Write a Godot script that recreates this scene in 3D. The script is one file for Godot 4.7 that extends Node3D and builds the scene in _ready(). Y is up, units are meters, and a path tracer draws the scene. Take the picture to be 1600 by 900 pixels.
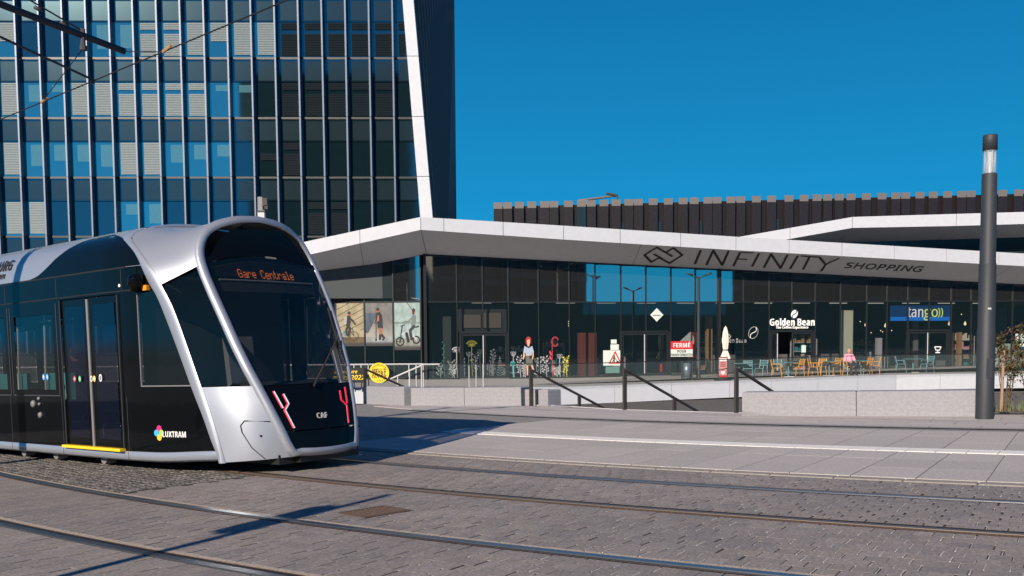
extends Node3D
# A tram on a curved paved track beside a plaza with a low folded-roof shopping pavilion and an office tower.
# x right, y up, -z away from the camera; metres. "d" below is the distance in front of the camera plane (d = -z).

const SLOPE := 0.018            # the street falls gently towards the left
const CX := 25.14               # centre of the track arc
const CD := 43.5
var rng := RandomNumberGenerator.new()
var M := {}
var used := {}
var SB := Basis(Vector3(1, SLOPE, 0).normalized(), Vector3(-SLOPE, 1, 0).normalized(), Vector3(0, 0, 1))

# ---------------------------------------------------------------- helpers: names and nodes
func numbered(called: String) -> String:
	var k: int = used.get(called, -1) + 1
	used[called] = k
	return called if k == 0 else "%s_%03d" % [called, k]

func thing(called: String, label: String, category: String, xf := Transform3D(), group := "") -> Node3D:
	var o := Node3D.new()
	o.name = numbered(called)
	add_child(o)
	o.transform = xf
	o.set_meta("label", label)
	o.set_meta("category", category)
	if group: o.set_meta("group", group)
	return o

func part(parent: Node3D, called: String, st, m: Material, xf := Transform3D(), label := "") -> MeshInstance3D:
	var o := MeshInstance3D.new()
	o.name = called
	o.mesh = st if st is Mesh else st.commit()
	o.material_override = m
	o.transform = xf
	parent.add_child(o, true)
	if label: o.set_meta("label", label)
	return o

func struct(called: String, label: String, st, m: Material, xf := Transform3D()) -> MeshInstance3D:
	var o := part(self, called, st, m, xf)
	o.set_meta("kind", "structure")
	o.set_meta("label", label)
	return o

func dup(root: Node3D, called: String, label: String, xf: Transform3D) -> Node3D:
	var c: Node3D = root.duplicate()
	c.name = numbered(called)
	add_child(c)
	c.transform = xf
	c.set_meta("label", label)
	return c

# ---------------------------------------------------------------- helpers: shapes
func mb(smooth := false) -> SurfaceTool:
	var st := SurfaceTool.new()
	st.begin(Mesh.PRIMITIVE_TRIANGLES)
	st.set_smooth_group(0 if smooth else -1)
	return st

func done(st: SurfaceTool) -> ArrayMesh:
	st.generate_normals()
	return st.commit()

func tri(st: SurfaceTool, a: Vector3, b: Vector3, c: Vector3):   # counter-clockwise seen from outside
	st.add_vertex(a); st.add_vertex(c); st.add_vertex(b)

func quad(st: SurfaceTool, a: Vector3, b: Vector3, c: Vector3, d: Vector3):
	tri(st, a, b, c); tri(st, a, c, d)

func box(st: SurfaceTool, p: Vector3, s: Vector3, b := Basis()):   # p is the centre
	var h := s * 0.5
	var v := []
	for i in 8:
		v.append(p + b * Vector3(h.x if i & 1 else -h.x, h.y if i & 2 else -h.y, h.z if i & 4 else -h.z))
	quad(st, v[4], v[5], v[7], v[6]); quad(st, v[1], v[0], v[2], v[3])
	quad(st, v[5], v[1], v[3], v[7]); quad(st, v[0], v[4], v[6], v[2])
	quad(st, v[6], v[7], v[3], v[2]); quad(st, v[0], v[1], v[5], v[4])

func block(st: SurfaceTool, p: Vector3, s: Vector3, ch: float, wide := 1.0, b := Basis()):   # a slab with chamfered top edges; p is the top centre
	var r := []
	for ring in [[0.0, -s.y], [0.0, -ch], [ch, 0.0]]:
		for c in [[-1, -1], [1, -1], [1, 1], [-1, 1]]:
			var hw: float = s.x * 0.5 * (wide if c[1] > 0 else 1.0) - ring[0]
			r.append(p + b * Vector3(c[0] * hw, ring[1], c[1] * (s.z * 0.5 - ring[0])))
	for k in 2:
		for i in 4:
			var j: int = (i + 1) % 4
			quad(st, r[k * 4 + j], r[k * 4 + i], r[k * 4 + 4 + i], r[k * 4 + 4 + j])
	quad(st, r[11], r[10], r[9], r[8])

func tube(st: SurfaceTool, p0: Vector3, p1: Vector3, r0: float, r1 := -1.0, n := 8, caps := true):
	if r1 < 0: r1 = r0
	var d := (p1 - p0).normalized()
	var u := d.cross(Vector3.UP if absf(d.y) < 0.9 else Vector3.RIGHT).normalized()
	var w := d.cross(u)
	for i in n:
		var a := TAU * i / n
		var a2 := TAU * (i + 1) / n
		var o := u * cos(a) + w * sin(a)
		var o2 := u * cos(a2) + w * sin(a2)
		quad(st, p0 + o * r0, p1 + o * r1, p1 + o2 * r1, p0 + o2 * r0)
		if caps:
			tri(st, p0, p0 + o * r0, p0 + o2 * r0)
			tri(st, p1, p1 + o2 * r1, p1 + o * r1)

func path_tube(st: SurfaceTool, pts: Array, r: float, n := 6):
	for i in pts.size() - 1: tube(st, pts[i], pts[i + 1], r, r, n)

func lathe(st: SurfaceTool, prof: Array, at := Vector3.ZERO, n := 20):   # prof of Vector2(radius, height), bottom to top
	for k in prof.size() - 1:
		for i in n:
			var a := TAU * i / n
			var b := TAU * (i + 1) / n
			var p := func(q: Vector2, t: float) -> Vector3: return at + Vector3(cos(t) * q.x, q.y, -sin(t) * q.x)
			quad(st, p.call(prof[k], a), p.call(prof[k], b), p.call(prof[k + 1], b), p.call(prof[k + 1], a))

func sheet(st: SurfaceTool, rows: Array):   # rows of equally many points
	for i in rows.size() - 1:
		for j in rows[i].size() - 1:
			quad(st, rows[i][j], rows[i][j + 1], rows[i + 1][j + 1], rows[i + 1][j])

func poly(st: SurfaceTool, pts: PackedVector2Array, f: Callable):   # a flat polygon; f lifts a 2D point
	var ix := Geometry2D.triangulate_polygon(pts)
	for i in range(0, ix.size(), 3):
		var a: Vector2 = pts[ix[i]]
		var b: Vector2 = pts[ix[i + 1]]
		var c: Vector2 = pts[ix[i + 2]]
		if (b - a).cross(c - a) < 0:
			var t := b; b = c; c = t
		tri(st, f.call(a), f.call(b), f.call(c))

func ribbon(st: SurfaceTool, pts: Array, w: float, f: Callable, closed := false):   # a flat stroke through 2D points
	var n := pts.size()
	for i in (n if closed else n - 1):
		var a: Vector2 = pts[i]
		var b: Vector2 = pts[(i + 1) % n]
		var d := (b - a).normalized() * w * 0.5
		var o := Vector2(-d.y, d.x)
		var e := d * (0.8 if n > 2 else 0.0)
		quad(st, f.call(a - e - o), f.call(b + e - o), f.call(b + e + o), f.call(a - e + o))

func disc2(st: SurfaceTool, c: Vector2, rx: float, ry: float, f: Callable, n := 18, turn := 0.0):
	for i in n:
		var p := func(t: float) -> Vector2: return c + Vector2(cos(t) * rx, sin(t) * ry).rotated(turn)
		tri(st, f.call(c), f.call(p.call(TAU * i / n)), f.call(p.call(TAU * (i + 1) / n)))

func tab(t: Array, x: float) -> float:   # smooth look-up in a table of [x, y]
	var n := t.size()
	if x <= t[0][0]: return t[0][1]
	if x >= t[n - 1][0]: return t[n - 1][1]
	var i := 0
	while t[i + 1][0] < x: i += 1
	var h: float = t[i + 1][0] - t[i][0]
	var s: float = (x - t[i][0]) / h
	var m := func(k: int) -> float:
		var lo := maxi(k - 1, 0)
		var hi := mini(k + 1, n - 1)
		return (t[hi][1] - t[lo][1]) / (t[hi][0] - t[lo][0])
	var s2 := s * s
	var s3 := s2 * s
	return (2 * s3 - 3 * s2 + 1) * t[i][1] + (s3 - 2 * s2 + s) * h * m.call(i) + (3 * s2 - 2 * s3) * t[i + 1][1] + (s3 - s2) * h * m.call(i + 1)

func along(pts: Array, u: float):   # the point at share u of a polyline's length
	var total := 0.0
	for i in pts.size() - 1: total += pts[i].distance_to(pts[i + 1])
	var left := clampf(u, 0, 1) * total
	for i in pts.size() - 1:
		var l: float = pts[i].distance_to(pts[i + 1])
		if left <= l or i == pts.size() - 2: return pts[i].lerp(pts[i + 1], clampf(left / l, 0, 1))
		left -= l

func text(parent: Node3D, called: String, s: String, size: float, m: Material, xf: Transform3D, font := "Droid Sans", weight := 400, depth := 0.006, align := HORIZONTAL_ALIGNMENT_CENTER) -> MeshInstance3D:
	var f := SystemFont.new()
	f.font_names = PackedStringArray([font])
	f.font_weight = weight
	var t := TextMesh.new()
	t.font = f
	t.text = s
	t.font_size = 48
	t.pixel_size = size / 48.0
	t.depth = depth
	t.horizontal_alignment = align
	return part(parent, called, t, m, xf)

# ---------------------------------------------------------------- helpers: materials
func lin(r: float, g: float, b: float, a := 1.0) -> Color:
	var c := Color(r, g, b).linear_to_srgb()
	c.a = a
	return c

func mat(c: Color, rough := 0.7, metal := 0.0) -> StandardMaterial3D:
	var m := StandardMaterial3D.new()
	m.albedo_color = c
	m.roughness = rough
	m.metallic = metal
	return m

func glass(c: Color, alpha: float, metal := 0.0, spec := 0.5) -> StandardMaterial3D:
	var m := mat(Color(c.r, c.g, c.b, alpha), 0.03, metal)
	m.transparency = BaseMaterial3D.TRANSPARENCY_ALPHA
	m.metallic_specular = spec
	return m

func lit(c: Color, e: float) -> StandardMaterial3D:
	var m := mat(c, 0.5)
	m.emission_enabled = true
	m.emission = c
	m.emission_energy_multiplier = e
	return m

func noise_tex(seed_: int, freq: float, lo: Color, hi: Color, size := 512, oct := 4, a := 0.25, b := 0.75) -> NoiseTexture2D:
	var n := FastNoiseLite.new()
	n.seed = seed_
	n.frequency = freq
	n.fractal_octaves = oct
	var g := Gradient.new()
	g.set_color(0, lo); g.set_color(1, hi)
	g.set_offset(0, a); g.set_offset(1, b)
	var t := NoiseTexture2D.new()
	t.width = size; t.height = size
	t.seamless = true
	t.noise = n
	t.color_ramp = g
	return t

func rough_mat(c: Color, rough: float, seed_: int, vary := 0.2, scale := 1.0, bump := 0.0) -> StandardMaterial3D:   # a mottled mineral surface
	var m := mat(c, rough)
	m.albedo_texture = noise_tex(seed_, 0.03, Color(1 - vary, 1 - vary, 1 - vary), Color(1, 1, 1), 512, 6)
	m.uv1_triplanar = true
	m.uv1_world_triplanar = true
	m.uv1_scale = Vector3.ONE * scale
	if bump > 0:
		m.heightmap_enabled = true
		m.heightmap_texture = noise_tex(seed_ + 7, 0.12, Color.BLACK, Color.WHITE, 512, 3)
		m.heightmap_scale = bump
	return m

func make_materials():
	M.silver = mat(lin(0.33, 0.36, 0.43), 0.34, 0.4)
	M.silver.clearcoat_enabled = true; M.silver.clearcoat = 0.5; M.silver.clearcoat_roughness = 0.12
	M.gloss_black = mat(lin(0.003, 0.004, 0.005), 0.05)
	M.gloss_black.metallic_specular = 0.3
	M.black = mat(lin(0.012, 0.012, 0.013), 0.55)
	M.rubber = mat(lin(0.018, 0.018, 0.02), 0.75)
	M.dark_grey = mat(lin(0.05, 0.05, 0.055), 0.5)
	M.mid_grey = mat(lin(0.18, 0.18, 0.19), 0.5)
	M.light_grey = mat(lin(0.5, 0.5, 0.52), 0.45)
	M.white = mat(lin(0.8, 0.8, 0.8), 0.5)
	M.tram_glass = glass(lin(0.003, 0.01, 0.013), 0.55, 0.0, 0.45)
	M.quarter_glass = glass(lin(0.003, 0.01, 0.013), 0.34, 0.0, 0.42)
	M.shield_glass = glass(lin(0.003, 0.01, 0.013), 0.6, 0.0, 0.4)
	M.door_glass = glass(lin(0.002, 0.004, 0.014), 0.82, 0.0, 0.45)
	M.mall_glass = glass(lin(0.01, 0.024, 0.031), 0.42, 0.0, 0.7)
	M.mall_glass_top = mat(lin(0.62, 0.6, 0.54), 0.02, 0.98)
	M.rail_glass = glass(lin(0.2, 0.28, 0.28), 0.1, 0.0, 0.4)
	M.tower_glass = mat(lin(0.3, 0.6, 0.62), 0.03, 0.97)
	M.tower_screen = glass(lin(0.16, 0.36, 0.42), 0.3)
	M.tower_glass_b = mat(lin(0.075, 0.2, 0.25), 0.04, 0.94)
	M.blind_dim = mat(lin(0.004, 0.01, 0.016), 0.6)
	M.blind_dim.metallic_specular = 0.2
	M.tower_spandrel = mat(lin(0.07, 0.12, 0.14), 0.12, 0.85)
	M.blind = rough_mat(lin(0.16, 0.21, 0.235), 0.6, 31, 0.06, 0.4)
	M.alu = mat(lin(0.1, 0.13, 0.19), 0.42, 0.3)
	M.alu_dark = mat(lin(0.02, 0.024, 0.028), 0.4, 0.2)
	M.panel_white = rough_mat(lin(0.53, 0.555, 0.62), 0.5, 3, 0.02, 0.15)
	M.soffit = rough_mat(lin(0.54, 0.54, 0.57), 0.6, 5, 0.02, 0.1)
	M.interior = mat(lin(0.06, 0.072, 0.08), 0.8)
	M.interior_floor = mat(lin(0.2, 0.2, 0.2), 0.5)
	M.deck = rough_mat(lin(0.42, 0.4, 0.38), 0.8, 9, 0.1, 0.6)
	M.slab = []
	for k in 5:
		var v := 0.395 + 0.012 * k
		M.slab.append(rough_mat(lin(v * 1.15, v * 1.06, v * 1.0), 0.8, 40 + k, 0.1, 1.3))
	M.concrete = rough_mat(lin(0.3, 0.3, 0.335), 0.85, 21, 0.08, 0.8)
	M.tactile = rough_mat(lin(0.8, 0.78, 0.74), 0.8, 23, 0.06, 1.5)
	M.kerb = rough_mat(lin(0.3, 0.275, 0.25), 0.85, 24, 0.12, 1.2)
	M.paver = rough_mat(Color.WHITE, 0.75, 25, 0.16, 1.6)
	M.paver.vertex_color_use_as_albedo = true
	M.pavers = []
	for k in 8: M.pavers.append(rough_mat(paver_colour(k), 0.75, 25, 0.16, 1.6))
	M.sand = rough_mat(lin(0.035, 0.031, 0.029), 0.95, 26, 0.3, 2.0)
	M.mortar = rough_mat(lin(0.6, 0.57, 0.53), 0.9, 27, 0.3, 3.0)
	M.ground = rough_mat(lin(0.26, 0.25, 0.24), 0.9, 28, 0.12, 0.2)
	M.drain = mat(lin(0.2, 0.2, 0.21), 0.6)
	M.slot = mat(lin(0.07, 0.07, 0.075), 0.6)
	M.rail_head = mat(lin(0.24, 0.25, 0.27), 0.32, 0.85)
	M.rail_dull = mat(lin(0.2, 0.165, 0.14), 0.5, 0.6)
	M.rail_groove = mat(lin(0.03, 0.04, 0.055), 0.4, 0.5)
	M.rust = rough_mat(lin(0.2, 0.115, 0.065), 0.9, 29, 0.4, 2.5)
	M.filler = rough_mat(lin(0.5, 0.41, 0.33), 0.9, 30, 0.2, 2.0)
	M.iron = rough_mat(lin(0.13, 0.085, 0.065), 0.7, 32, 0.3, 4.0)
	M.post_grey = mat(lin(0.026, 0.032, 0.042), 0.6)
	M.yellow = mat(lin(0.85, 0.6, 0.02), 0.5)
	M.amber = mat(lin(0.8, 0.3, 0.03), 0.4)
	M.chair_yellow = mat(lin(0.5, 0.235, 0.015), 0.45)
	M.chair_teal = mat(lin(0.09, 0.21, 0.235), 0.45)
	M.seat_teal = mat(lin(0.06, 0.3, 0.32), 0.7)
	M.red = mat(lin(0.6, 0.025, 0.035), 0.5)
	M.ink = mat(lin(0.015, 0.015, 0.018), 0.6)
	M.led = lit(lin(1.0, 0.24, 0.04), 0.85); M.led.albedo_color = Color.BLACK
	M.head_white = lit(lin(0.6, 0.7, 0.8), 0.15)
	M.head_red = lit(lin(0.75, 0.03, 0.05), 0.25)
	M.bronze = mat(lin(0.018, 0.013, 0.013), 0.35, 0.3)
	M.bronze_panel = rough_mat(lin(0.024, 0.018, 0.019), 0.3, 33, 0.2, 0.3)
	M.bronze_top = rough_mat(lin(0.16, 0.145, 0.145), 0.5, 34, 0.1, 0.5)
	M.bronze_glass = mat(lin(0.02, 0.035, 0.04), 0.1, 0.2)
	M.far_wall = mat(lin(0.014, 0.022, 0.026), 0.6)
	M.far_band = mat(lin(0.05, 0.06, 0.065), 0.6)
	M.tower_side = mat(lin(0.05, 0.057, 0.06), 0.6)
	M.tower_rib = mat(lin(0.2, 0.2, 0.2), 0.6)
	M.brick_red = mat(lin(0.2, 0.05, 0.035), 0.8)
	M.wood = mat(lin(0.4, 0.25, 0.12), 0.6)
	M.bark = rough_mat(lin(0.2, 0.13, 0.08), 0.9, 35, 0.4, 3.0)
	M.stake = mat(lin(0.3, 0.22, 0.15), 0.8)
	M.leaf = mat(lin(0.06, 0.085, 0.03), 0.6); M.leaf.backlight = lin(0.05, 0.08, 0.02)
	M.leaf_red = mat(lin(0.12, 0.05, 0.025), 0.6); M.leaf_red.backlight = lin(0.08, 0.03, 0.01)
	M.skin = mat(lin(0.48, 0.24, 0.17), 0.6)
	M.pink = mat(lin(0.75, 0.33, 0.45), 0.85)
	M.navy = mat(lin(0.02, 0.022, 0.03), 0.85)
	M.canvas = mat(lin(0.74, 0.68, 0.58), 0.85)

func paver_colour(k: int) -> Color:
	var c: Array = [[0.085, 0.085, 0.09], [0.1, 0.097, 0.1], [0.115, 0.106, 0.102], [0.118, 0.115, 0.116], [0.13, 0.122, 0.122], [0.145, 0.13, 0.122], [0.155, 0.145, 0.142], [0.175, 0.162, 0.156]][k]
	return lin((c[0] * 0.5 + 0.065) * 2.38, (c[1] * 0.5 + 0.059) * 2.25, (c[2] * 0.5 + 0.0565) * 2.14)

# ---------------------------------------------------------------- places
func street(x: float, d: float, h := 0.0) -> Vector3:
	return Vector3(x, SLOPE * x + h, -d)

func polar(r: float, deg: float, h := 0.0) -> Vector3:
	var a := deg_to_rad(deg)
	return street(CX + r * cos(a), CD + r * sin(a), h)

func polar_xf(r: float, deg: float, h := 0.0) -> Transform3D:   # local x along the arc (towards the right), z outwards
	var a := deg_to_rad(deg)
	var out := Vector3(cos(a), 0, -sin(a))
	return Transform3D(SB * Basis(Vector3.UP.cross(out), Vector3.UP, out), polar(r, deg, h))

func arc_strip(st: SurfaceTool, r0: float, r1: float, h0: float, h1: float, a0: float, a1: float, step := 0.5):
	var n := int(ceil((a1 - a0) / step))
	for i in n:
		var p := a0 + (a1 - a0) * i / n
		var q := a0 + (a1 - a0) * (i + 1) / n
		quad(st, polar(r0, p, h0), polar(r1, p, h1), polar(r1, q, h1), polar(r0, q, h0))

# ================================================================ scene
func _ready():
	rng.seed = 20220317
	var cam := Camera3D.new()
	cam.name = "camera"
	add_child(cam)
	cam.position = Vector3(0, 1.4, 0)
	cam.basis = Basis(Vector3.RIGHT, -0.06115) * Basis(Vector3.BACK, -0.009)
	var near := 0.1
	cam.set_frustum(900.0 / 1500.0 * near, Vector2(0, (552.0 + 91.84 - 450.0) / 1500.0 * near), near, 1500.0)
	cam.current = true

	var env := Environment.new()
	env.background_mode = Environment.BG_SKY
	var sky := Sky.new()
	var sm := ProceduralSkyMaterial.new()
	sm.sky_top_color = lin(0.0, 0.02, 0.15)
	sm.sky_horizon_color = lin(0.012, 0.31, 0.61)
	sm.sky_curve = 0.3
	sm.ground_bottom_color = lin(0.1, 0.09, 0.085)
	sm.ground_horizon_color = lin(0.2, 0.22, 0.25)
	sm.sun_angle_max = 5.0
	sky.sky_material = sm
	env.sky = sky
	env.tonemap_mode = Environment.TONE_MAPPER_LINEAR
	env.tonemap_exposure = 1.25
	env.sdfgi_enabled = true
	env.ssao_enabled = true
	env.ssil_enabled = true
	var we := WorldEnvironment.new()
	we.environment = env
	add_child(we)

	var sun := DirectionalLight3D.new()
	sun.name = "sun"
	sun.light_color = Color(1.0, 0.94, 0.86)
	sun.light_energy = 1.6
	sun.light_angular_distance = 0.5
	sun.shadow_enabled = true
	add_child(sun)
	sun.look_at_from_position(Vector3.ZERO, Vector3(0.461 * 2.15, -1.0, -0.887 * 2.15))

	make_materials()
	make_ground()
	make_pavement()
	make_plaza()
	make_tower()
	make_bronze_building()
	make_back_canopy()
	make_pavilion()
	make_terrace()
	make_behind()
	make_tram()
	make_wires()
	make_street_things()
	make_terrace_things()

# ---------------------------------------------------------------- ground
var PLAZA_BACK := [[-30.0, 40.0], [-8.0, 30.5], [-4.6, 29.1], [-3.0, 27.4], [0.25, 25.5], [0.92, 25.3], [2.63, 22.4], [4.74, 20.29], [6.7, 19.3], [8.7, 18.2], [12.0, 17.2], [30.0, 15.0]]
var DECK_FRONT := [[-30.0, 40.0, -0.02], [-2.7, 40.5, -0.03], [2.03, 42.0, -0.09], [10.2, 45.0, 0.02], [19.6, 49.0, 0.13], [34.0, 51.0, 0.12]]

func make_ground():
	var pts := PackedVector2Array()
	# outer border, then a slit to the stairwell and round it
	pts.append(Vector2(-400, -400)); pts.append(Vector2(400, -400)); pts.append(Vector2(400, 400)); pts.append(Vector2(-400, 400)); pts.append(Vector2(-400, 40))
	pts.append(Vector2(-30, 40.02))
	var back := []
	for p in DECK_FRONT: back.append(Vector2(p[0], p[1] + 2.0))
	back[0] = Vector2(-30, 40.02)
	back.append(Vector2(30, 15))
	for p in back.slice(1): pts.append(p)
	for i in range(PLAZA_BACK.size() - 2, 0, -1): pts.append(Vector2(PLAZA_BACK[i][0], PLAZA_BACK[i][1]))
	pts.append(Vector2(-30, 39.98)); pts.append(Vector2(-400, 39.9))
	var st := mb()
	poly(st, pts, func(p: Vector2) -> Vector3: return street(p.x, p.y, -0.06))
	struct("ground", "grey ground around the tram street", done(st), M.ground)

	# the sunken court behind the plaza edge
	st = mb()
	for i in PLAZA_BACK.size() - 1:
		var a = PLAZA_BACK[i]
		var b = PLAZA_BACK[i + 1]
		quad(st, street(a[0], a[1], 0.02), street(b[0], b[1], 0.02), Vector3(b[0], -4.2, -b[1]), Vector3(a[0], -4.2, -a[1]))
	for i in DECK_FRONT.size() - 1:
		var a = DECK_FRONT[i]
		var b = DECK_FRONT[i + 1]
		quad(st, Vector3(a[0], -4.2, -a[1] - 4.3), Vector3(b[0], -4.2, -b[1] - 4.3), Vector3(b[0], b[2] - 0.5, -b[1] - 4.3), Vector3(a[0], a[2] - 0.5, -a[1] - 4.3))
	struct("retaining_wall", "grey wall of the sunken court below the white terrace edge", done(st), M.soffit)
	st = mb()
	quad(st, Vector3(-30, -4.2, -10), Vector3(36, -4.2, -10), Vector3(36, -4.2, -54), Vector3(-30, -4.2, -54))
	struct("court_floor", "paved floor of the sunken court below the stairs", done(st), M.deck)

# ---------------------------------------------------------------- tram pavement
var ZONES := [[40.0, 40.82], [41.06, 42.39], [42.63, 44.305], [44.525, 45.735], [45.965, 49.3]]
const A0 := -145.0
const A1 := -113.0

func in_view(p: Vector3) -> float:   # rough size on screen: 0 outside the frame
	var d := -p.z
	if d < 4.0: return 0.0
	var x := p.x / d
	var y := (p.y - 1.4) / d
	return 1.0 / d if absf(x) < 0.54 and y > -0.245 else 0.0

func make_pavement():
	var st := mb()
	arc_strip(st, 39.9, 62.0, -0.0045, -0.0045, -165, -100)
	arc_strip(st, 33.0, 39.9, -0.0045, -0.0045, -165, -135)
	var pave := struct("tram_pavement", "dark stone paving of the tram tracks with sandy joints", done(st), M.sand)

	var ks := []
	for k in 3:
		var s := mb()
		var L: float = [0.124, 0.127, 0.122][k]
		# long sides butt together tight; only the short ends are open and bevelled
		var h := L / 2
		var z := 0.083
		var c := 0.002
		for e in [[-h + c, 0.0, h - c, 0.0]]: quad(s, Vector3(-h + c, 0, z), Vector3(h - c, 0, z), Vector3(h - c, 0, -z), Vector3(-h + c, 0, -z))
		for sd in [-1.0, 1.0]:
			for e in [[h - c, 0.0, h, -c], [h, -c, h, -0.05]]:
				var a := [Vector3(sd * e[0], e[1], z), Vector3(sd * e[2], e[3], z), Vector3(sd * e[2], e[3], -z), Vector3(sd * e[0], e[1], -z)]
				if sd > 0: quad(s, a[0], a[1], a[2], a[3])
				else: quad(s, a[1], a[0], a[3], a[2])
			var b := [Vector3(-h, -0.05, z * sd), Vector3(h, -0.05, z * sd), Vector3(h - c, 0, z * sd), Vector3(-h + c, 0, z * sd)]
			if sd > 0: quad(s, b[0], b[1], b[2], b[3])
			else: quad(s, b[1], b[0], b[3], b[2])
		ks.append(done(s))
	var rough_set := mb()
	block(rough_set, Vector3.ZERO, Vector3(0.1, 0.05, 0.1), 0.016)
	var rough_mesh := done(rough_set)

	var blotch := FastNoiseLite.new()
	blotch.seed = 5
	blotch.frequency = 0.35
	var all := []   # [size, xf, colour number]
	var rough := []
	var joints := []
	var zones := ZONES.duplicate()
	zones.append([33.4, 39.9])
	for zi in zones.size():
		var z = zones[zi]
		var lo := A0
		var hi := A1 if zi < 5 else -135.3
		var n := int(round((z[1] - z[0]) / (0.145 if zi < 2 or zi == 5 else 0.165)))
		var pitch: float = (z[1] - z[0]) / n
		for i in n:
			var r: float = z[0] + pitch * (i + 0.5)
			var da := rad_to_deg(0.141 / ((z[0] + z[1]) / 2))
			var off := rng.randf_range(-0.05, 0.05) + (0.5 if i % 2 else 0.0)
			for j in int((hi - lo) / da):
				var deg := lo + (j + off) * da
				if r > 42.6 and r < 44.5 and deg < -131.5: continue
				if r > 41.0 and r <= 42.6 and deg < -129.5 and rng.randf() < 0.0: continue
				var xf := polar_xf(r, deg + rng.randf_range(-0.012, 0.012), rng.randf_range(-0.0006, 0.0006))
				xf.basis = xf.basis * Basis(Vector3(rng.randf_range(-1, 1), 0, rng.randf_range(-1, 1)).normalized(), rng.randf_range(-0.003, 0.003)) * Basis(Vector3.UP, rng.randf_range(-0.004, 0.004))
				xf = xf.scaled_local(Vector3(0.965 + 0.1 * smoothstep(-129.5, -124.5, deg), 1, pitch / 0.166))
				if in_view(xf.origin) == 0.0 and (xf.origin.x < -14 or xf.origin.z > -1.5 or absf(xf.origin.x / xf.origin.z) > 1.3): continue
				var stain := blotch.get_noise_2d(xf.origin.x, xf.origin.z) + 0.5 * blotch.get_noise_2d(xf.origin.x * 3.0, xf.origin.z * 3.0 + 50.0)
				all.append([in_view(xf.origin), xf, clampi(int(3.5 + stain * 5.0 + rng.randf_range(-2.6, 2.6)), 0, 7)])
				if deg > -127.5 and rng.randf() < smoothstep(-127.5, -122.0, deg) * (0.3 if r < 42.5 else 0.75):
					joints.append(polar_xf(r, deg + da * 0.5, -0.001 + rng.randf_range(-0.001, 0.001)).scaled_local(Vector3(rng.randf_range(0.8, 1.5), 1, rng.randf_range(0.7, 1.0))))
	var r2 := 42.66
	while r2 < 44.3:
		var d2 := -146.0 + rng.randf() * 0.1
		while d2 < -131.6:
			var w := rng.randf_range(0.085, 0.125)
			var xf2 := polar_xf(r2 + rng.randf_range(-0.01, 0.01), d2, rng.randf_range(-0.003, 0.005))
			xf2.basis = xf2.basis * Basis(Vector3(rng.randf_range(-1, 1), 0, rng.randf_range(-1, 1)).normalized(), rng.randf_range(-0.045, 0.045)) * Basis(Vector3.UP, rng.randf_range(-0.15, 0.15))
			rough.append(xf2.scaled_local(Vector3(w / 0.11, 1, rng.randf_range(0.9, 1.1))))
			d2 += rad_to_deg((w + 0.012) / r2)
		r2 += 0.112
	all.sort_custom(func(p, q): return p[0] > q[0])
	for i in 300:
		part(pave, "paver", ks[i % 3], M.pavers[all[i][2]], all[i][1])
	copies(pave, "paver_field", ks[0], M.paver, all.slice(300).map(func(e): return e[1]), all.slice(300).map(func(e): return paver_colour(e[2]).srgb_to_linear()))
	copies(pave, "rough_setts", rough_mesh, M.paver, rough, rough.map(func(_e): return Color(0.2, 0.185, 0.175) * rng.randf_range(0.75, 1.2)))
	var js := mb()
	block(js, Vector3.ZERO, Vector3(0.0085, 0.02, 0.14), 0.001)
	copies(pave, "joint_filling", done(js), M.mortar, joints, [])

	# grooved rails
	var spots := [[40.95, "far rail of the tram's own track, nearest the plaza kerb"], [42.5, "near rail of the tram's own track, running out from under the tram"], [44.415, "far rail of the near track, crossing the middle of the paving"], [45.91, "near rail of the near track, in the bottom left corner"]]
	for k in 4:
		var r: float = spots[k][0]
		var sgn := 1.0 if k % 2 == 0 else -1.0   # the groove is on the inner side of the track
		var o := thing("tram_rail", "grooved steel " + spots[k][1], "rail", Transform3D(), "tram rails set in the paving")
		var s := mb()
		arc_strip(s, r - 0.036, r + 0.036, 0.006, 0.006, A0 - 15, A1 + 6, 0.25)
		arc_strip(s, r + 0.036, r + 0.038, 0.006, -0.03, A0 - 15, A1 + 6, 0.25)
		arc_strip(s, r - 0.038, r - 0.036, -0.03, 0.006, A0 - 15, A1 + 6, 0.25)
		part(o, "rail_head", done(s), M.rail_dull if k == 1 else M.rail_head)
		s = mb()
		var g0 := r + sgn * 0.038
		var g1 := r + sgn * 0.085
		arc_strip(s, minf(g0, g1), maxf(g0, g1), -0.002, -0.002, A0 - 15, A1 + 6, 0.25)
		part(o, "groove", done(s), M.rail_groove)
		s = mb()
		var l0 := r + sgn * 0.085
		var l1 := r + sgn * 0.105
		arc_strip(s, minf(l0, l1), maxf(l0, l1), 0.003, 0.003, A0 - 15, A1 + 6, 0.25)
		part(o, "keeper", done(s), M.rust)
		s = mb()
		var f0 := r - sgn * 0.038 if k < 3 else r - 0.105
		var f1 := r - sgn * (0.105 if k == 2 else 0.125) if k < 3 else r - 0.17
		arc_strip(s, minf(f0, f1), maxf(f0, f1), 0.0, 0.0, A0 - 15, A1 + 6, 0.25)
		part(o, "joint_filler", done(s), M.filler if k in [2, 3] else M.rust)

	# iron drain grate between the tracks
	var g := thing("drain_grate", "rusty iron drain grate set in the paving between the two tracks", "drain grate", Transform3D(SB * Basis(Vector3.UP, 0.75), street(-1.25, 8.6, 0.012)))
	var gs := mb()
	for e in [[0, -0.2, 0.5, 0.03], [0, 0.2, 0.5, 0.03], [-0.24, 0, 0.03, 0.4], [0.24, 0, 0.03, 0.4]]: block(gs, Vector3(e[0], 0, e[1]), Vector3(e[2], 0.02, e[3]), 0.003)
	part(g, "frame", done(gs), M.iron)
	gs = mb()
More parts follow.
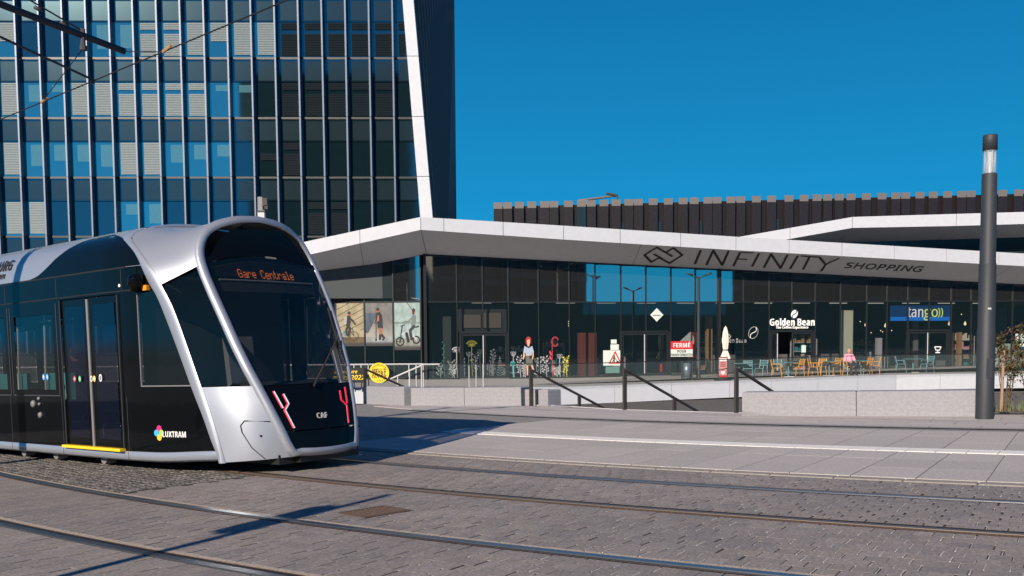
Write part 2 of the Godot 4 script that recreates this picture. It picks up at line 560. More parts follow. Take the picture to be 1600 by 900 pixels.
	for i in 10: block(gs, Vector3(-0.2 + i * 0.0444, -0.001, 0), Vector3(0.018, 0.02, 0.38), 0.002)
	for i in 4: block(gs, Vector3(0, -0.004, -0.15 + i * 0.1), Vector3(0.46, 0.02, 0.016), 0.002)
	part(g, "bars", done(gs), M.iron)

func copies(parent: Node3D, called: String, mesh: Mesh, m: Material, xfs: Array, cols: Array):
	var mm := MultiMesh.new()
	mm.transform_format = MultiMesh.TRANSFORM_3D
	mm.use_colors = not cols.is_empty()
	mm.mesh = mesh
	mm.instance_count = xfs.size()
	for i in xfs.size():
		mm.set_instance_transform(i, xfs[i])
		if mm.use_colors: mm.set_instance_color(i, cols[i])
	var o := MultiMeshInstance3D.new()
	o.name = called
	o.multimesh = mm
	o.material_override = m
	parent.add_child(o, true)
	o.set_meta("kind", "stuff")

# ---------------------------------------------------------------- plaza
func make_plaza():
	var pts := PackedVector2Array()
	for i in range(0, 41):
		var a := deg_to_rad(-135.0 + 31.0 * i / 40)
		pts.append(Vector2(CX + 39.75 * cos(a), CD + 39.75 * sin(a)))
	for i in range(PLAZA_BACK.size() - 1, -1, -1): pts.append(Vector2(PLAZA_BACK[i][0], PLAZA_BACK[i][1]))
	pts.append(Vector2(-12, 24.5))
	var st := mb()
	poly(st, pts, func(p: Vector2) -> Vector3: return street(p.x, p.y, 0.002))
	var plaza := struct("plaza", "pale stone plaza beside the tram tracks", done(st), M.ground)
	# kerb stones
	var n := 30
	for i in n:
		var da := 0.98
		var s := mb()
		block(s, Vector3.ZERO, Vector3(39.85 * deg_to_rad(da) - 0.006, 0.12, 0.19), 0.012)
		part(plaza, "kerb_stone", done(s), M.kerb, polar_xf(39.86, -134.3 + i * da, 0.009))
	# slabs: bands of rows [inner radius, outer radius, rows, columns' width]
	for band in [[37.23, 39.76, 3, 0.62], [34.0, 36.79, 3, 0.74]]:
		var dr: float = (band[1] - band[0]) / band[2]
		for i in band[2]:
			var r: float = band[0] + dr * (i + 0.5)
			var da := rad_to_deg(band[3] / 38.0)
			var s := mb()
			block(s, Vector3.ZERO, Vector3((r - dr / 2) * deg_to_rad(da) - 0.011, 0.03, dr - 0.002), 0.001, (r + dr / 2) / (r - dr / 2))
			var mesh := done(s)
			var deg := -135.0 + da * (0.5 if band[0] > 36 else 0.0)
			while deg < -114.0:
				part(plaza, "slab", mesh, M.slab[rng.randi() % 5], polar_xf(r, deg, 0.014 + rng.randf_range(-0.001, 0.001)))
				deg += da
	# tactile strip
	var ts := mb()
	block(ts, Vector3.ZERO, Vector3(0.345, 0.03, 0.42), 0.003)
	for k in 4: pass
	var tm := done(ts)
	var td := rad_to_deg(0.352 / 37.01)
	var deg2 := -135.0
	while deg2 < -114.0:
		part(plaza, "tactile_tile", tm, M.tactile, polar_xf(37.01, deg2, 0.0205))
		deg2 += td
	# slot drain and the small slabs beyond it
	var ds := mb()
	arc_strip(ds, 33.4, 33.46, 0.022, 0.022, -146, -112)
	part(plaza, "slot_drain", done(ds), M.slot)
	ds = mb()
	arc_strip(ds, 33.47, 33.62, 0.021, 0.021, -146, -112)
	part(plaza, "drain_stones", done(ds), M.drain)
	var far := []
	var sm2 := mb()
	block(sm2, Vector3.ZERO, Vector3(0.742, 0.03, 0.59), 0.003)
	var fmesh := done(sm2)
	var r3 := 33.05
	while r3 > 24.0:
		var d3 := -150.0
		while d3 < -114.0:
			var p := polar(r3, d3, 0.0)
			if inside_plaza(p): far.append(polar_xf(r3, d3, 0.018 + rng.randf_range(-0.001, 0.001)))
			d3 += rad_to_deg(0.75 / r3)
		r3 -= 0.6
	copies(plaza, "far_slabs", fmesh, M.slab[2], far, [])

func inside_plaza(p: Vector3) -> bool:
	for i in PLAZA_BACK.size() - 1:
		var a = PLAZA_BACK[i]
		var b = PLAZA_BACK[i + 1]
		if p.x >= a[0] and p.x < b[0]:
			return -p.z < lerpf(a[1], b[1], (p.x - a[0]) / (b[0] - a[0])) - 0.45
	return false

# ---------------------------------------------------------------- office tower
func make_tower():
	var t := thing("office_tower", "tall glass office tower with white vertical fins and a white slanted corner blade", "building", Transform3D(Basis(), Vector3(-20, 0, -62)))
	var ox := 20.0
	var yy := func(y: float, x: float) -> float: return y - 0.0088 * (x + 32.3)
	var edge := func(y: float) -> float: return -6.62 + (23.69 - y) * 0.0689   # left edge of the blade
	var P := func(x: float, y: float, z: float) -> Vector3: return Vector3(x + ox, yy.call(y, x), z)
	var floors := [1.67, 5.4, 9.13, 12.86, 16.59, 20.32, 24.05, 26.3]
	var bays := 27
	var x0 := -43.0 + 0.144   # the first fin; fins every 1.482 m
	# types per visible storey, from the sixth floor line down; s sky, b blind, g blind with a gap, h half blind, t tinted, d dark
	var rows := {7: "sssssss" + "ttttttttttttttttttt", 6: "ttttttt" + "tttttttttttttttttttt", 5: "btsbtsb" + "htttssggbhbbmmmmmmmm", 4: "sbbtsbs" + "bssbbggggssdmmmmmdddd", 3: "btsbbsb" + "bssssbbsssdnmdddddddd", 2: "tsbbtts" + "bbddtsstttdddmmdddddd", 1: "tsbbtss" + "bbdddtttttdddmmdddddd", 0: "ddddddd" + "ddddddddddddddddddddd"}
	for f in 7:
		var y0: float = floors[f]
		var y1: float = floors[f + 1]
		for k in bays:
			var xa := x0 + k * 1.482 + 0.05
			var xb := xa + 1.382
			var xe: float = edge.call(y1)
			if xa > edge.call(y0) - 0.1: continue
			var la := minf(xb, edge.call(y0))
			var lb := minf(xb, xe)
			if lb < xa: continue
			var kind: String = rows[f][k % 27]
			# vision pane
			var s := mb()
			var jig := rng.randf_range(-0.006, 0.006)
			var jig2 := rng.randf_range(-0.004, 0.004)
			var ym := y0 + 2.22
			var lm := minf(xb, edge.call(ym))
			quad(s, P.call(xa, y0 + 0.07, -0.02 - jig - jig2), P.call(la, y0 + 0.07, -0.02 + jig - jig2), P.call(lm, ym, -0.02 + jig + jig2), P.call(xa, ym, -0.02 - jig + jig2))
			part(t, "window_pane", done(s), M.tower_glass_b if kind in ["d", "t", "m", "n"] else M.tower_glass)
			# blinds in front of the pane, slat by slat in one piece
			if kind in ["b", "g", "h", "m", "n"] and lm - xa > 0.6:
				s = mb()
				var top := ym - (0.72 if kind in ["g", "n", "m"] else 0.03)
				var low := y0 + (1.0 if kind in ["h", "n"] else 0.1)
				var bx0 := xa + 0.28
				var yb := top
				while yb - 0.1 > low:
					quad(s, P.call(bx0, yb - 0.098, 0.05), P.call(lm - 0.03, yb - 0.098, 0.05), P.call(lm - 0.03, yb, 0.02), P.call(bx0, yb, 0.02))
					yb -= 0.105
				part(t, "window_blind", done(s), M.blind_dim if kind in ["m", "n"] else M.blind)
				if kind in ["g", "m"]:
					s = mb()
					var yg := ym - 0.05
					while yg > ym - 0.4:
						quad(s, P.call(bx0, yg - 0.098, 0.05), P.call(lm - 0.03, yg - 0.098, 0.05), P.call(lm - 0.03, yg, 0.02), P.call(bx0, yg, 0.02))
						yg -= 0.105
					part(t, "window_blind", done(s), M.blind_dim if kind in ["m", "n"] else M.blind)
			elif kind == "s" and lm - xa > 0.8:
				s = mb()
				var sl := ym - rng.randf_range(0.5, 1.7)
				quad(s, P.call(xa + 0.5, sl, 0.012), P.call(lm - 0.04, sl, 0.012), P.call(lm - 0.04, ym - 0.16, 0.012), P.call(xa + 0.5, ym - 0.16, 0.012))
				part(t, "window_screen", done(s), M.tower_screen)
			# spandrel
			s = mb()
			var ls := minf(xb, edge.call(y0 + 2.34))
			quad(s, P.call(xa, y0 + 2.26, -0.03), P.call(ls, y0 + 2.26, -0.03), P.call(lb, y1 - 0.07, -0.03), P.call(xa, y1 - 0.07, -0.03))
			part(t, "spandrel", done(s), M.tower_glass_b)
			if ls - xa > 0.7:
				s = mb()
				quad(s, P.call(xa + 0.26, y0 + 2.34, -0.01), P.call(ls, y0 + 2.34, -0.01), P.call(lb, y1 - 0.2, -0.01), P.call(xa + 0.26, y1 - 0.2, -0.01))
				part(t, "spandrel_panel", done(s), M.tower_spandrel)
	# dark grid behind, floor lines
	var s2 := mb()
	quad(s2, P.call(-44, -2, -0.14), P.call(-5.05, -2, -0.14), P.call(-6.76, 26.3, -0.14), P.call(-44, 26.3, -0.14))
	part(t, "backing_wall", done(s2), M.alu_dark)
	for y in floors:
		s2 = mb()
		var xr: float = edge.call(y)
		quad(s2, P.call(-44, y - 0.06, 0.03), P.call(xr, y - 0.06, 0.03), P.call(xr, y + 0.06, 0.03), P.call(-44, y + 0.06, 0.03))
		part(t, "floor_line", done(s2), M.alu_dark)
	for k in bays + 1:
		var x := x0 + k * 1.482
		# a fin stops where it meets the blade
		var ytop := minf(26.3, 23.69 - (x + 0.3 + 6.62) / 0.0689)
		if ytop < 4: continue
		s2 = mb()
		for seg in 7:
			var ya: float = floors[seg] + 0.012
			var yb2: float = minf(floors[seg + 1] - 0.012, ytop)
			if yb2 < ya + 0.1: continue
			box(s2, P.call(x, (ya + yb2) / 2, 0.18), Vector3(0.1, yb2 - ya, 0.4))
		part(t, "fin", done(s2), M.alu)
	# white slanted blade in storey-high pieces
	for seg in 7:
		var ya: float = floors[seg] + 0.02
		var yb3: float = floors[seg + 1] - 0.02
		s2 = mb()
		var e0: float = edge.call(ya)
		var e1: float = edge.call(yb3)
		var w0 := 0.77 - 0.006 * (ya - 10)
		var w1 := 0.77 - 0.006 * (yb3 - 10)
		var v := [P.call(e0, ya, 0.45), P.call(e0 + w0, ya, 0.45), P.call(e1 + w1, yb3, 0.45), P.call(e1, yb3, 0.45), P.call(e0, ya, -0.4), P.call(e0 + w0, ya, -0.4), P.call(e1 + w1, yb3, -0.4), P.call(e1, yb3, -0.4)]
		quad(s2, v[0], v[1], v[2], v[3]); quad(s2, v[1], v[5], v[6], v[2]); quad(s2, v[4], v[0], v[3], v[7]); quad(s2, v[3], v[2], v[6], v[7]); quad(s2, v[0], v[4], v[5], v[1]); quad(s2, v[5], v[4], v[7], v[6])
		part(t, "corner_panel", done(s2), M.panel_white)
	# the dark ribbed side behind the blade
	var fb: Vector3 = P.call(edge.call(1.67) + 0.78, 1.67, -0.2)
	var ft: Vector3 = P.call(edge.call(26.3) + 0.68, 26.3, -0.2)
	var bb := Vector3(-3.74 + ox, 1.67, -5)
	var bt := Vector3(-3.67 + ox, 26.6, -5)
	s2 = mb()
	quad(s2, fb, bb, bt, ft)
	part(t, "side_wall", done(s2), M.tower_side)
	for k in range(1, 15):
		var u := k / 15.0
		s2 = mb()
		var p0 := fb.lerp(bb, u)
		var p1 := ft.lerp(bt, u)
		var o := Vector3(0.09, 0, 0.02)
		var w := Vector3(0.01, 0, -0.06)
		quad(s2, p0 + o, p0 + o + w, p1 + o + w, p1 + o); quad(s2, p0, p0 + o, p1 + o, p1); quad(s2, p0 + o + w, p0 + w, p1 + w, p1 + o + w)
		part(t, "side_fin", done(s2), M.tower_rib)
	s2 = mb()
	quad(s2, P.call(-44, 26.3, 0.1), P.call(-6.8, 26.3, 0.1), bt + Vector3(0, -0.01, 0), Vector3(-44 + ox, 26.6, -5))
	part(t, "roof", done(s2), M.mid_grey)

# ---------------------------------------------------------------- bronze building at the back
func make_bronze_building():
	var b := thing("bronze_office_block", "long dark bronze building behind the pavilion with upright panels above its roof line", "building", Transform3D(Basis(), Vector3(28, 0, -95)))
	var roof := func(x: float) -> float: return 15.72 + (x + 1.69) * 0.0155
	var Q := func(x: float, y: float, z: float) -> Vector3: return Vector3(x - 28, y, z)
	var st := mb()
	quad(st, Q.call(-1.6, 0, 0), Q.call(64, 0, 0), Q.call(64, roof.call(64), 0), Q.call(-1.6, roof.call(-1.6), 0))
	quad(st, Q.call(-1.6, 0, -20), Q.call(-1.6, 0, 0), Q.call(-1.6, roof.call(-1.6), 0), Q.call(-1.6, roof.call(-1.6), -20))
	quad(st, Q.call(-1.6, roof.call(-1.6), 0), Q.call(64, roof.call(64), 0), Q.call(64, roof.call(64), -20), Q.call(-1.6, roof.call(-1.6), -20))
	part(b, "wall", done(st), M.bronze)
	var xs := [70, 123, 187, 255, 325, 376, 456, 527, 581, 650, 717, 787, 839, 920, 1003, 1084, 1145, 1219, 1270, 1345, 1400, 1485, 1568, 1663, 1746, 1817, 1875, 1938, 2003, 2087, 2173, 2248, 2302, 2380, 2453, 2531, 2608, 2660, 2747, 2833, 2920, 2990, 3060, 3143, 3210, 3290]
	for i in xs.size():
		var x: float = (750.0 + xs[i] * 0.28125 - 800.0) / 1500.0 * 95.0 + 0.3
		var top: float = roof.call(x) + 0.36
		var wide := 0.86
		st = mb()
		var lowtop: float = roof.call(x) - 0.25
		box(st, Q.call(x + wide / 2, lowtop / 2, 0.32), Vector3(wide, lowtop, 0.12))
		part(b, "facade_panel", done(st), M.bronze_panel if rng.randf() < 0.88 else M.bronze_glass)
		st = mb()
		box(st, Q.call(x + wide / 2, (lowtop + top) / 2 + 0.01, 0.3), Vector3(wide, top - lowtop, 0.05))
		part(b, "parapet_panel", done(st), M.bronze_top)
		st = mb()
		tube(st, Q.call(x + wide / 2, lowtop, 0.2), Q.call(x + wide / 2, top - 0.15, 0.2), 0.05, 0.05, 5)
		part(b, "parapet_bracket", done(st), M.bronze)
		if i % 3 == 1:
			st = mb()
			box(st, Q.call(x + wide + 0.25, lowtop / 2 - 0.8, 0.06), Vector3(0.3, lowtop - 1.6, 0.05))
			part(b, "window_pane", done(st), M.bronze_glass)
	# a folded lift arm standing on that roof
	var a := thing("roof_crane", "small folded crane arm resting on the roof of the bronze building", "crane", Transform3D(Basis(), Vector3(8, 15.9, -96)))
	st = mb()
	box(st, Vector3(-0.9, 0.3, 0), Vector3(0.9, 0.5, 0.6))
	part(a, "base", done(st), M.mid_grey)
	st = mb()
	tube(st, Vector3(-1.2, 0.5, 0), Vector3(2.4, 0.95, 0), 0.14, 0.1)
	part(a, "boom", done(st), M.bronze_top)
	st = mb()
	tube(st, Vector3(1.5, 1.15, 0.1), Vector3(2.6, 0.95, 0.1), 0.13); tube(st, Vector3(2.55, 1.0, 0.1), Vector3(2.6, 0.5, 0.1), 0.1)
	part(a, "jib", done(st), M.dark_grey)

# ---------------------------------------------------------------- second folded roof behind
func make_back_canopy():
	var c := thing("rear_canopy_hall", "second pavilion hall behind with a white folded roof edge and grey soffit", "building", Transform3D(Basis(), Vector3(30, 0, -70)))
	var Q := func(x: float, y: float, z: float) -> Vector3: return Vector3(x - 30, y, z)
	var tops := [[10.5, 8.6], [16.3, 9.61], [24.7, 11.0], [37.07, 11.25], [50.0, 11.5]]
	var jo := [[10.5, 16.3], [16.3, 20.2], [20.2, 24.7], [24.7, 32.2], [32.2, 39.0], [39.0, 50.0]]
	var ty := func(x: float) -> float:
		for i in 4:
			if x <= tops[i + 1][0]: return lerpf(tops[i][1], tops[i + 1][1], (x - tops[i][0]) / (tops[i + 1][0] - tops[i][0]))
		return 11.5
	var fh := func(x: float) -> float: return 0.78 if x < 24.8 else 0.86
	for j in jo:
		var st := mb()
		var a: float = j[0] + 0.012
		var b: float = j[1] - 0.012
		quad(st, Q.call(a, ty.call(a) - fh.call(a), 0), Q.call(b, ty.call(b) - fh.call(b), 0), Q.call(b, ty.call(b), 0), Q.call(a, ty.call(a), 0))
		quad(st, Q.call(a, ty.call(a), 0), Q.call(b, ty.call(b), 0), Q.call(b, ty.call(b), -12), Q.call(a, ty.call(a), -12))
		part(c, "fascia_panel", done(st), M.panel_white)
		st = mb()
		quad(st, Q.call(a, ty.call(a) - 1.5, -3), Q.call(b, ty.call(b) - 1.5, -3), Q.call(b, ty.call(b) - fh.call(b), 0), Q.call(a, ty.call(a) - fh.call(a), 0))
		part(c, "soffit_panel", done(st), M.soffit)
	var s := mb()
	for j in jo: quad(s, Q.call(j[0], 0, -3.1), Q.call(j[1], 0, -3.1), Q.call(j[1], ty.call(j[1]) - 1.3, -3.1), Q.call(j[0], ty.call(j[0]) - 1.3, -3.1))
	part(c, "wall", done(s), M.bronze_glass)

# ---------------------------------------------------------------- pavilion
var F := Transform3D()   # the facade's frame: x along the glass, y up, z outwards
func base_v(u: float) -> float: return tab([[-12, 0.2], [0, 0.1], [5, 0.07], [12, 0.1], [16, 0.1], [22, 0.2], [27, 0.25], [36, 0.27], [60, 0.3]], u)
func top_v(u: float) -> float: return 6.53 - 0.0405 * u
func trans_v(u: float) -> float: return 4.09 + (0.004 * maxf(u - 12, 0) if u > 0 else 0.0)

func flat_at(z: float) -> Callable:
	return func(p: Vector2) -> Vector3: return Vector3(p.x, p.y, z)

func make_pavilion():
	var ex := Vector3(0.98281, 0, -0.18461)
	F = Transform3D(Basis(ex, Vector3.UP, ex.cross(Vector3.UP)), Vector3(-4.483, 0, -50.0))
	var t := thing("shopping_pavilion", "low glass shopping pavilion under a white folded roof with dark lettering", "building", F)
	# left wing frame, seen from the pavilion's own frame
	var LW := F.affine_inverse() * Transform3D(Basis(), Vector3(-4.62, 0, -50.0))
	var muls := [0.02, 1.69, 3.05, 4.42, 6.04, 7.72, 9.14, 10.57, 11.98, 13.4, 14.8, 16.18, 17.61, 19.13, 20.49, 21.9, 23.43, 25.05, 26.31, 27.62, 28.96, 30.37, 31.66, 33.01, 34.36, 35.72, 37.14, 38.65, 40.0]
	var doors := {1: 2, 7: 2, 13: 2, 19: 2}   # bays taken by a double door
	var door_bays := {}
	for k in doors:
		for i in doors[k]: door_bays[k + i] = true
	for i in muls.size() - 1:
		var a: float = muls[i] + 0.028
		var b: float = muls[i + 1] - 0.028
		var low := 2.5 if door_bays.has(i) else 0.0
		var st := mb()
		var z := 0.02 if i >= 11 else 0.0
		var j1 := rng.randf_range(-0.004, 0.004)
		var j2 := rng.randf_range(-0.004, 0.004)
		quad(st, Vector3(a, trans_v(a) + 0.035, z + j1 - j2), Vector3(b, trans_v(b) + 0.035, z - j1 - j2), Vector3(b, top_v(b) - 0.05, z - j1 + j2), Vector3(a, top_v(a) - 0.05, z + j1 + j2))
		part(t, "upper_pane", done(st), M.mall_glass_top)
		st = mb()
		quad(st, Vector3(a, maxf(base_v(a) + 0.05, low), z), Vector3(b, maxf(base_v(b) + 0.05, low), z), Vector3(b, trans_v(b) - 0.035, z), Vector3(a, trans_v(a) - 0.035, z))
		part(t, "pane", done(st), M.mall_glass)
		st = mb()
		var m := (a + b) / 2
		box(st, Vector3(m, trans_v(m), z), Vector3(b - a, 0.07, 0.1))
		part(t, "transom", done(st), M.alu_dark)
		st = mb()
		if not door_bays.has(i):
			box(st, Vector3(m, base_v(m), z), Vector3(b - a, 0.1, 0.1))
			part(t, "bottom_rail", done(st), M.alu_dark)
		# dim strip between glass and soffit
		st = mb()
		box(st, Vector3(m, top_v(m), z), Vector3(b - a, 0.1, 0.12))
		part(t, "head_rail", done(st), M.alu_dark)
	for i in muls.size():
		var u: float = muls[i]
		var st := mb()
		var w := 0.14 if i in [0, 11] else 0.055
		var dp := 0.3 if i in [0, 11] else 0.12
		var lo := base_v(u) if not (i in [2, 8, 14, 20]) else 2.45
		box(st, Vector3(u, (lo + top_v(u)) / 2, 0.01), Vector3(w, top_v(u) - lo, dp))
		part(t, "mullion", done(st), M.alu_dark)
	for k in doors:
		var a: float = [1.79, 10.52, 19.12, 27.55][doors.keys().find(k)]
		var b: float = [4.42, 13.36, 21.85, 30.28][doors.keys().find(k)]
		var mid := (a + b) / 2
		var v0 := base_v(a)
		var fr := mb()
		box(fr, Vector3(a + 0.05, (v0 + 2.5) / 2, 0.03), Vector3(0.1, 2.5 - v0, 0.14)); box(fr, Vector3(b - 0.05, (v0 + 2.5) / 2, 0.03), Vector3(0.1, 2.5 - v0, 0.14))
		box(fr, Vector3(mid, 2.5, 0.03), Vector3(b - a - 0.2, 0.1, 0.14))
		var f := part(t, "door_frame", done(fr), M.alu_dark)
		for sd in [0, 1]:
			var l: float = a + 0.11 if sd == 0 else mid + 0.005
			var r: float = mid - 0.005 if sd == 0 else b - 0.11
			if k == 13 and sd == 0: r = l + 0.42   # the left leaf of the cafe stands open
			var s := mb()
			for e in [[l + 0.045, 0.09], [r - 0.045, 0.09]]: box(s, Vector3(e[0], (v0 + 2.44) / 2, 0.02), Vector3(e[1], 2.44 - v0, 0.06))
			box(s, Vector3((l + r) / 2, 2.38, 0.02), Vector3(r - l - 0.18, 0.12, 0.06)); box(s, Vector3((l + r) / 2, v0 + 0.08, 0.02), Vector3(r - l - 0.18, 0.12, 0.06))
			var leaf := part(t, "door", done(s), M.alu_dark)
			s = mb()
			quad(s, Vector3(l + 0.09, v0 + 0.14, 0.02), Vector3(r - 0.09, v0 + 0.14, 0.02), Vector3(r - 0.09, 2.32, 0.02), Vector3(l + 0.09, 2.32, 0.02))
			part(leaf, "door_pane", done(s), M.mall_glass)
			if sd == 0:
				s = mb()
				var hx: float = mid - 0.06 if k != 13 else r - 0.05
				tube(s, Vector3(hx, v0 + 0.15, 0.1), Vector3(hx, 2.36, 0.1), 0.025)
				part(leaf, "handle", done(s), M.light_grey)
		part(f, "threshold", threshold(a, b, v0), M.mid_grey)
	# left wing
	var lm := [-12.0, -10.4, -8.9, -7.42, -5.95, -4.48, -2.98, -1.49, -0.06]
	var ltop := func(x: float) -> float: return 6.56 + (x) * 0.2 if x > -3.0 else 5.96 + (x + 3.0) * 0.2
	for i in lm.size():
		var st := mb()
		var x: float = lm[i]
		box(st, Vector3(x, (0.2 + ltop.call(x)) / 2, 0), Vector3(0.06, ltop.call(x) - 0.2, 0.12))
		part(t, "mullion", done(st), M.alu_dark, LW)
		if i == lm.size() - 1: break
		var a: float = x + 0.03
		var b: float = lm[i + 1] - 0.03
		st = mb()
		quad(st, Vector3(a, 4.15, 0), Vector3(b, 4.15, 0), Vector3(b, ltop.call(b), 0), Vector3(a, ltop.call(a), 0))
		part(t, "upper_pane", done(st), M.mall_glass if i < 7 else M.mall_glass_top, LW)
		st = mb()
		quad(st, Vector3(a, 0.2, 0), Vector3(b, 0.2, 0), Vector3(b, 4.08, 0), Vector3(a, 4.08, 0))
		part(t, "pane", done(st), M.mall_glass, LW)
		st = mb()
		box(st, Vector3((a + b) / 2, 4.115, 0), Vector3(b - a, 0.07, 0.1))
		part(t, "transom", done(st), M.alu_dark, LW)
		st = mb()
		quad(st, Vector3(a + 0.02, 4.18, -0.35), Vector3(b - 0.02, 4.18, -0.35), Vector3(b - 0.02, ltop.call(b), -0.35), Vector3(a + 0.02, ltop.call(a), -0.35))
		part(t, "roller_blind", done(st), M.mid_grey if i < 7 else M.blind, LW)
		if i >= 5:
			part(t, "window_poster", poster_quad(a + 0.02, 1.84 if i < 7 else 1.62, b - 0.02, 4.07, 0.02), poster(i - 5), LW, ["poster of a cyclist in dark clothes", "poster of a woman with a kick scooter", "poster of a man on an electric bike"][i - 5])
	# inside
	var st2 := mb()
	quad(st2, Vector3(-12, 0.03, -0.05), Vector3(41, 0.03, -0.05), Vector3(41, 0.03, -14), Vector3(-12, 0.03, -14))
	part(t, "floor", done(st2), M.interior_floor)
	st2 = mb()
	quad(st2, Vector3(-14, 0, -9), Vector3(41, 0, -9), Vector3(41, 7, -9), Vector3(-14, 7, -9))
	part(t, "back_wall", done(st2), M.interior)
	st2 = mb()
	quad(st2, Vector3(-12, 4.3, -0.4), Vector3(41, 4.3, -0.4), Vector3(41, 4.3, -9), Vector3(-12, 4.3, -9))
	quad(st2, Vector3(-12, 4.3, -0.4), Vector3(41, 4.3, -0.4), Vector3(41, 6.2, -0.4), Vector3(-12, 6.2, -0.4))
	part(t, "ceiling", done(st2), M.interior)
	for e in [[8.7, 9.75, 0.1, 2.5, -2.0, "brick_red"], [15.05, 15.5, 0.1, 2.5, -1.6, "brick_red"], [31.1, 31.32, 0.2, 2.4, -1.2, "wood"], [31.68, 31.9, 0.2, 2.4, -1.2, "wood"], [16.4, 16.75, 0.2, 3.4, -2.4, "wood"], [29.4, 29.7, 0.2, 3.1, -2.2, "mid_grey"], [26.6, 26.9, 0.3, 2.1, -1.5, "light_grey"], [27.0, 27.2, 0.3, 1.0, -1.2, "light_grey"], [25.6, 25.85, 0.3, 1.3, -0.9, "light_grey"], [0.5, 1.5, 0.0, 3.9, -1.2, "interior"], [1.75, 4.4, 2.55, 4.0, -0.6, "dark_grey"]]:
		var s := mb()
		box(s, Vector3((e[0] + e[1]) / 2, (e[2] + e[3]) / 2, e[4]), Vector3(e[1] - e[0], e[3] - e[2], 0.25))
		part(t, "partition", done(s), M[e[5]])
	# pale plaster bays and a counter seen deep inside
	for e in [[2.1, 3.0, 2.75, 3.45], [3.1, 4.1, 2.75, 3.55]]:
		var s := mb()
		box(s, Vector3((e[0] + e[1]) / 2, (e[2] + e[3]) / 2, -0.42), Vector3(e[1] - e[0], e[3] - e[2], 0.04))
		part(t, "wall_panel", done(s), mat(lin(0.16, 0.13, 0.11)))
	for e in [[17.6, 19.0], [22.0, 26.0], [32.2, 36.0]]:
		var s := mb()
		box(s, Vector3((e[0] + e[1]) / 2, 0.65, -4.5), Vector3(e[1] - e[0], 1.1, 0.6))
		part(t, "counter", done(s), M.mid_grey)
	for e in [[5.0, 1.6, -3.5, 1.8], [8.0, 2.0, -5.0, 1.2], [11.2, 1.1, -4.0, 1.6], [18.0, 2.2, -6.0, 2.4], [23.0, 2.1, -3.4, 1.5], [27.8, 1.9, -5.5, 2.0], [33.2, 2.2, -3.0, 1.6]]:
		var s := mb()
		for y in 4: box(s, Vector3(e[0], 0.3 + y * e[1] / 4.0, e[2]), Vector3(e[3], 0.04, 0.4))
		for x in [-0.5, 0.5]: box(s, Vector3(e[0] + x * e[3], e[1] / 2, e[2]), Vector3(0.04, e[1], 0.4))
		var sh := part(t, "shelf_unit", done(s), M.light_grey)
		for y in 4:
			s = mb()
			var x: float = e[0] - e[3] / 2 + 0.12
			while x < e[0] + e[3] / 2 - 0.15:
				var w := rng.randf_range(0.08, 0.22)
				var h := rng.randf_range(0.1, e[1] / 4.0 - 0.08)
				box(s, Vector3(x + w / 2, 0.32 + y * e[1] / 4.0 + h / 2, e[2]), Vector3(w * 0.9, h, 0.25))
				x += w + rng.randf_range(0.0, 0.1)
			var go := part(sh, "goods", done(s), [M.canvas, M.seat_teal, M.wood, M.pink][(y + int(e[0])) % 4])
			go.set_meta("kind", "stuff")
	for k in 14:
		var s := mb()
		box(s, Vector3(3.5 + k * 2.4, 4.22, -3.2), Vector3(1.1, 0.04, 0.12))
		part(t, "ceiling_light", done(s), lit(Color(0.95, 0.95, 0.9), 0.5))
	# pendant lamps of the phone shop
	for e in [[25.55, 2.9, 1], [26.8, 2.85, 1], [30.9, 2.95, 1], [31.95, 2.95, 1], [25.2, 3.05, 0], [25.9, 2.4, 0], [26.5, 2.52, 0], [26.62, 2.45, 0], [27.2, 2.52, 0], [31.7, 3.45, 0], [7.9, 3.1, 0], [7.9, 2.98, 0], [7.9, 2.86, 0]]:
		var s := mb(true)
		if e[2] == 1: lathe(s, [Vector2(0.001, -0.16), Vector2(0.07, -0.1), Vector2(0.055, 0), Vector2(0.02, 0.05), Vector2(0.015, 0.1)], Vector3(e[0], e[1], -0.9), 10)
		else: lathe(s, [Vector2(0.001, -0.04), Vector2(0.035, 0), Vector2(0.001, 0.04)], Vector3(e[0], e[1], -0.9), 8)
		part(t, "pendant_lamp", done(s), lit(Color(1.0, 0.9, 0.72), 0.9))
	# roof edge
	make_roof(t)
	# decals on the glass
	make_decals(t)
	# signs of the shops
	make_shop_signs(t)

func threshold(a: float, b: float, v: float) -> ArrayMesh:
	var s := mb()
	box(s, Vector3((a + b) / 2, v + 0.005, 0.05), Vector3(b - a, 0.03, 0.3))
	return done(s)

var ROOF := [[-14.07, 47.5, 6.14, 5.44], [-10.12, 47.5, 6.94, 6.27], [-4.39, 47.5, 8.1, 7.48], [2.34, 48.79, 7.81, 7.12], [11.8, 50.67, 7.38, 6.68], [28.65, 54.0, 6.7, 6.0], [36.0, 55.4, 6.4, 5.7]]
func roof_at(x: float) -> Array:   # depth, top and bottom of the white edge at x
	for i in ROOF.size() - 1:
		var a = ROOF[i]
		var b = ROOF[i + 1]
		if x <= b[0]:
			var k: float = (x - a[0]) / (b[0] - a[0])
			return [lerpf(a[1], b[1], k), lerpf(a[2], b[2], k), lerpf(a[3], b[3], k)]
	var e = ROOF[ROOF.size() - 1]
	return [e[1], e[2], e[3]]

func soffit_in(x: float) -> Vector3:   # where the soffit meets the glass, straight behind x on the roof edge
	if x < -4.39:
		return Vector3(x + 0.05 - 0.25 * smoothstep(0.0, 3.0, -4.39 - x), minf(6.555, 6.555 + (x + 4.39) * 0.2), -49.95)
	var u := (x + 4.483) * 1.0 + 0.05
	var p := F * Vector3(u, 0, 0.06)
	return Vector3(p.x, top_v(u) + 0.03, p.z)

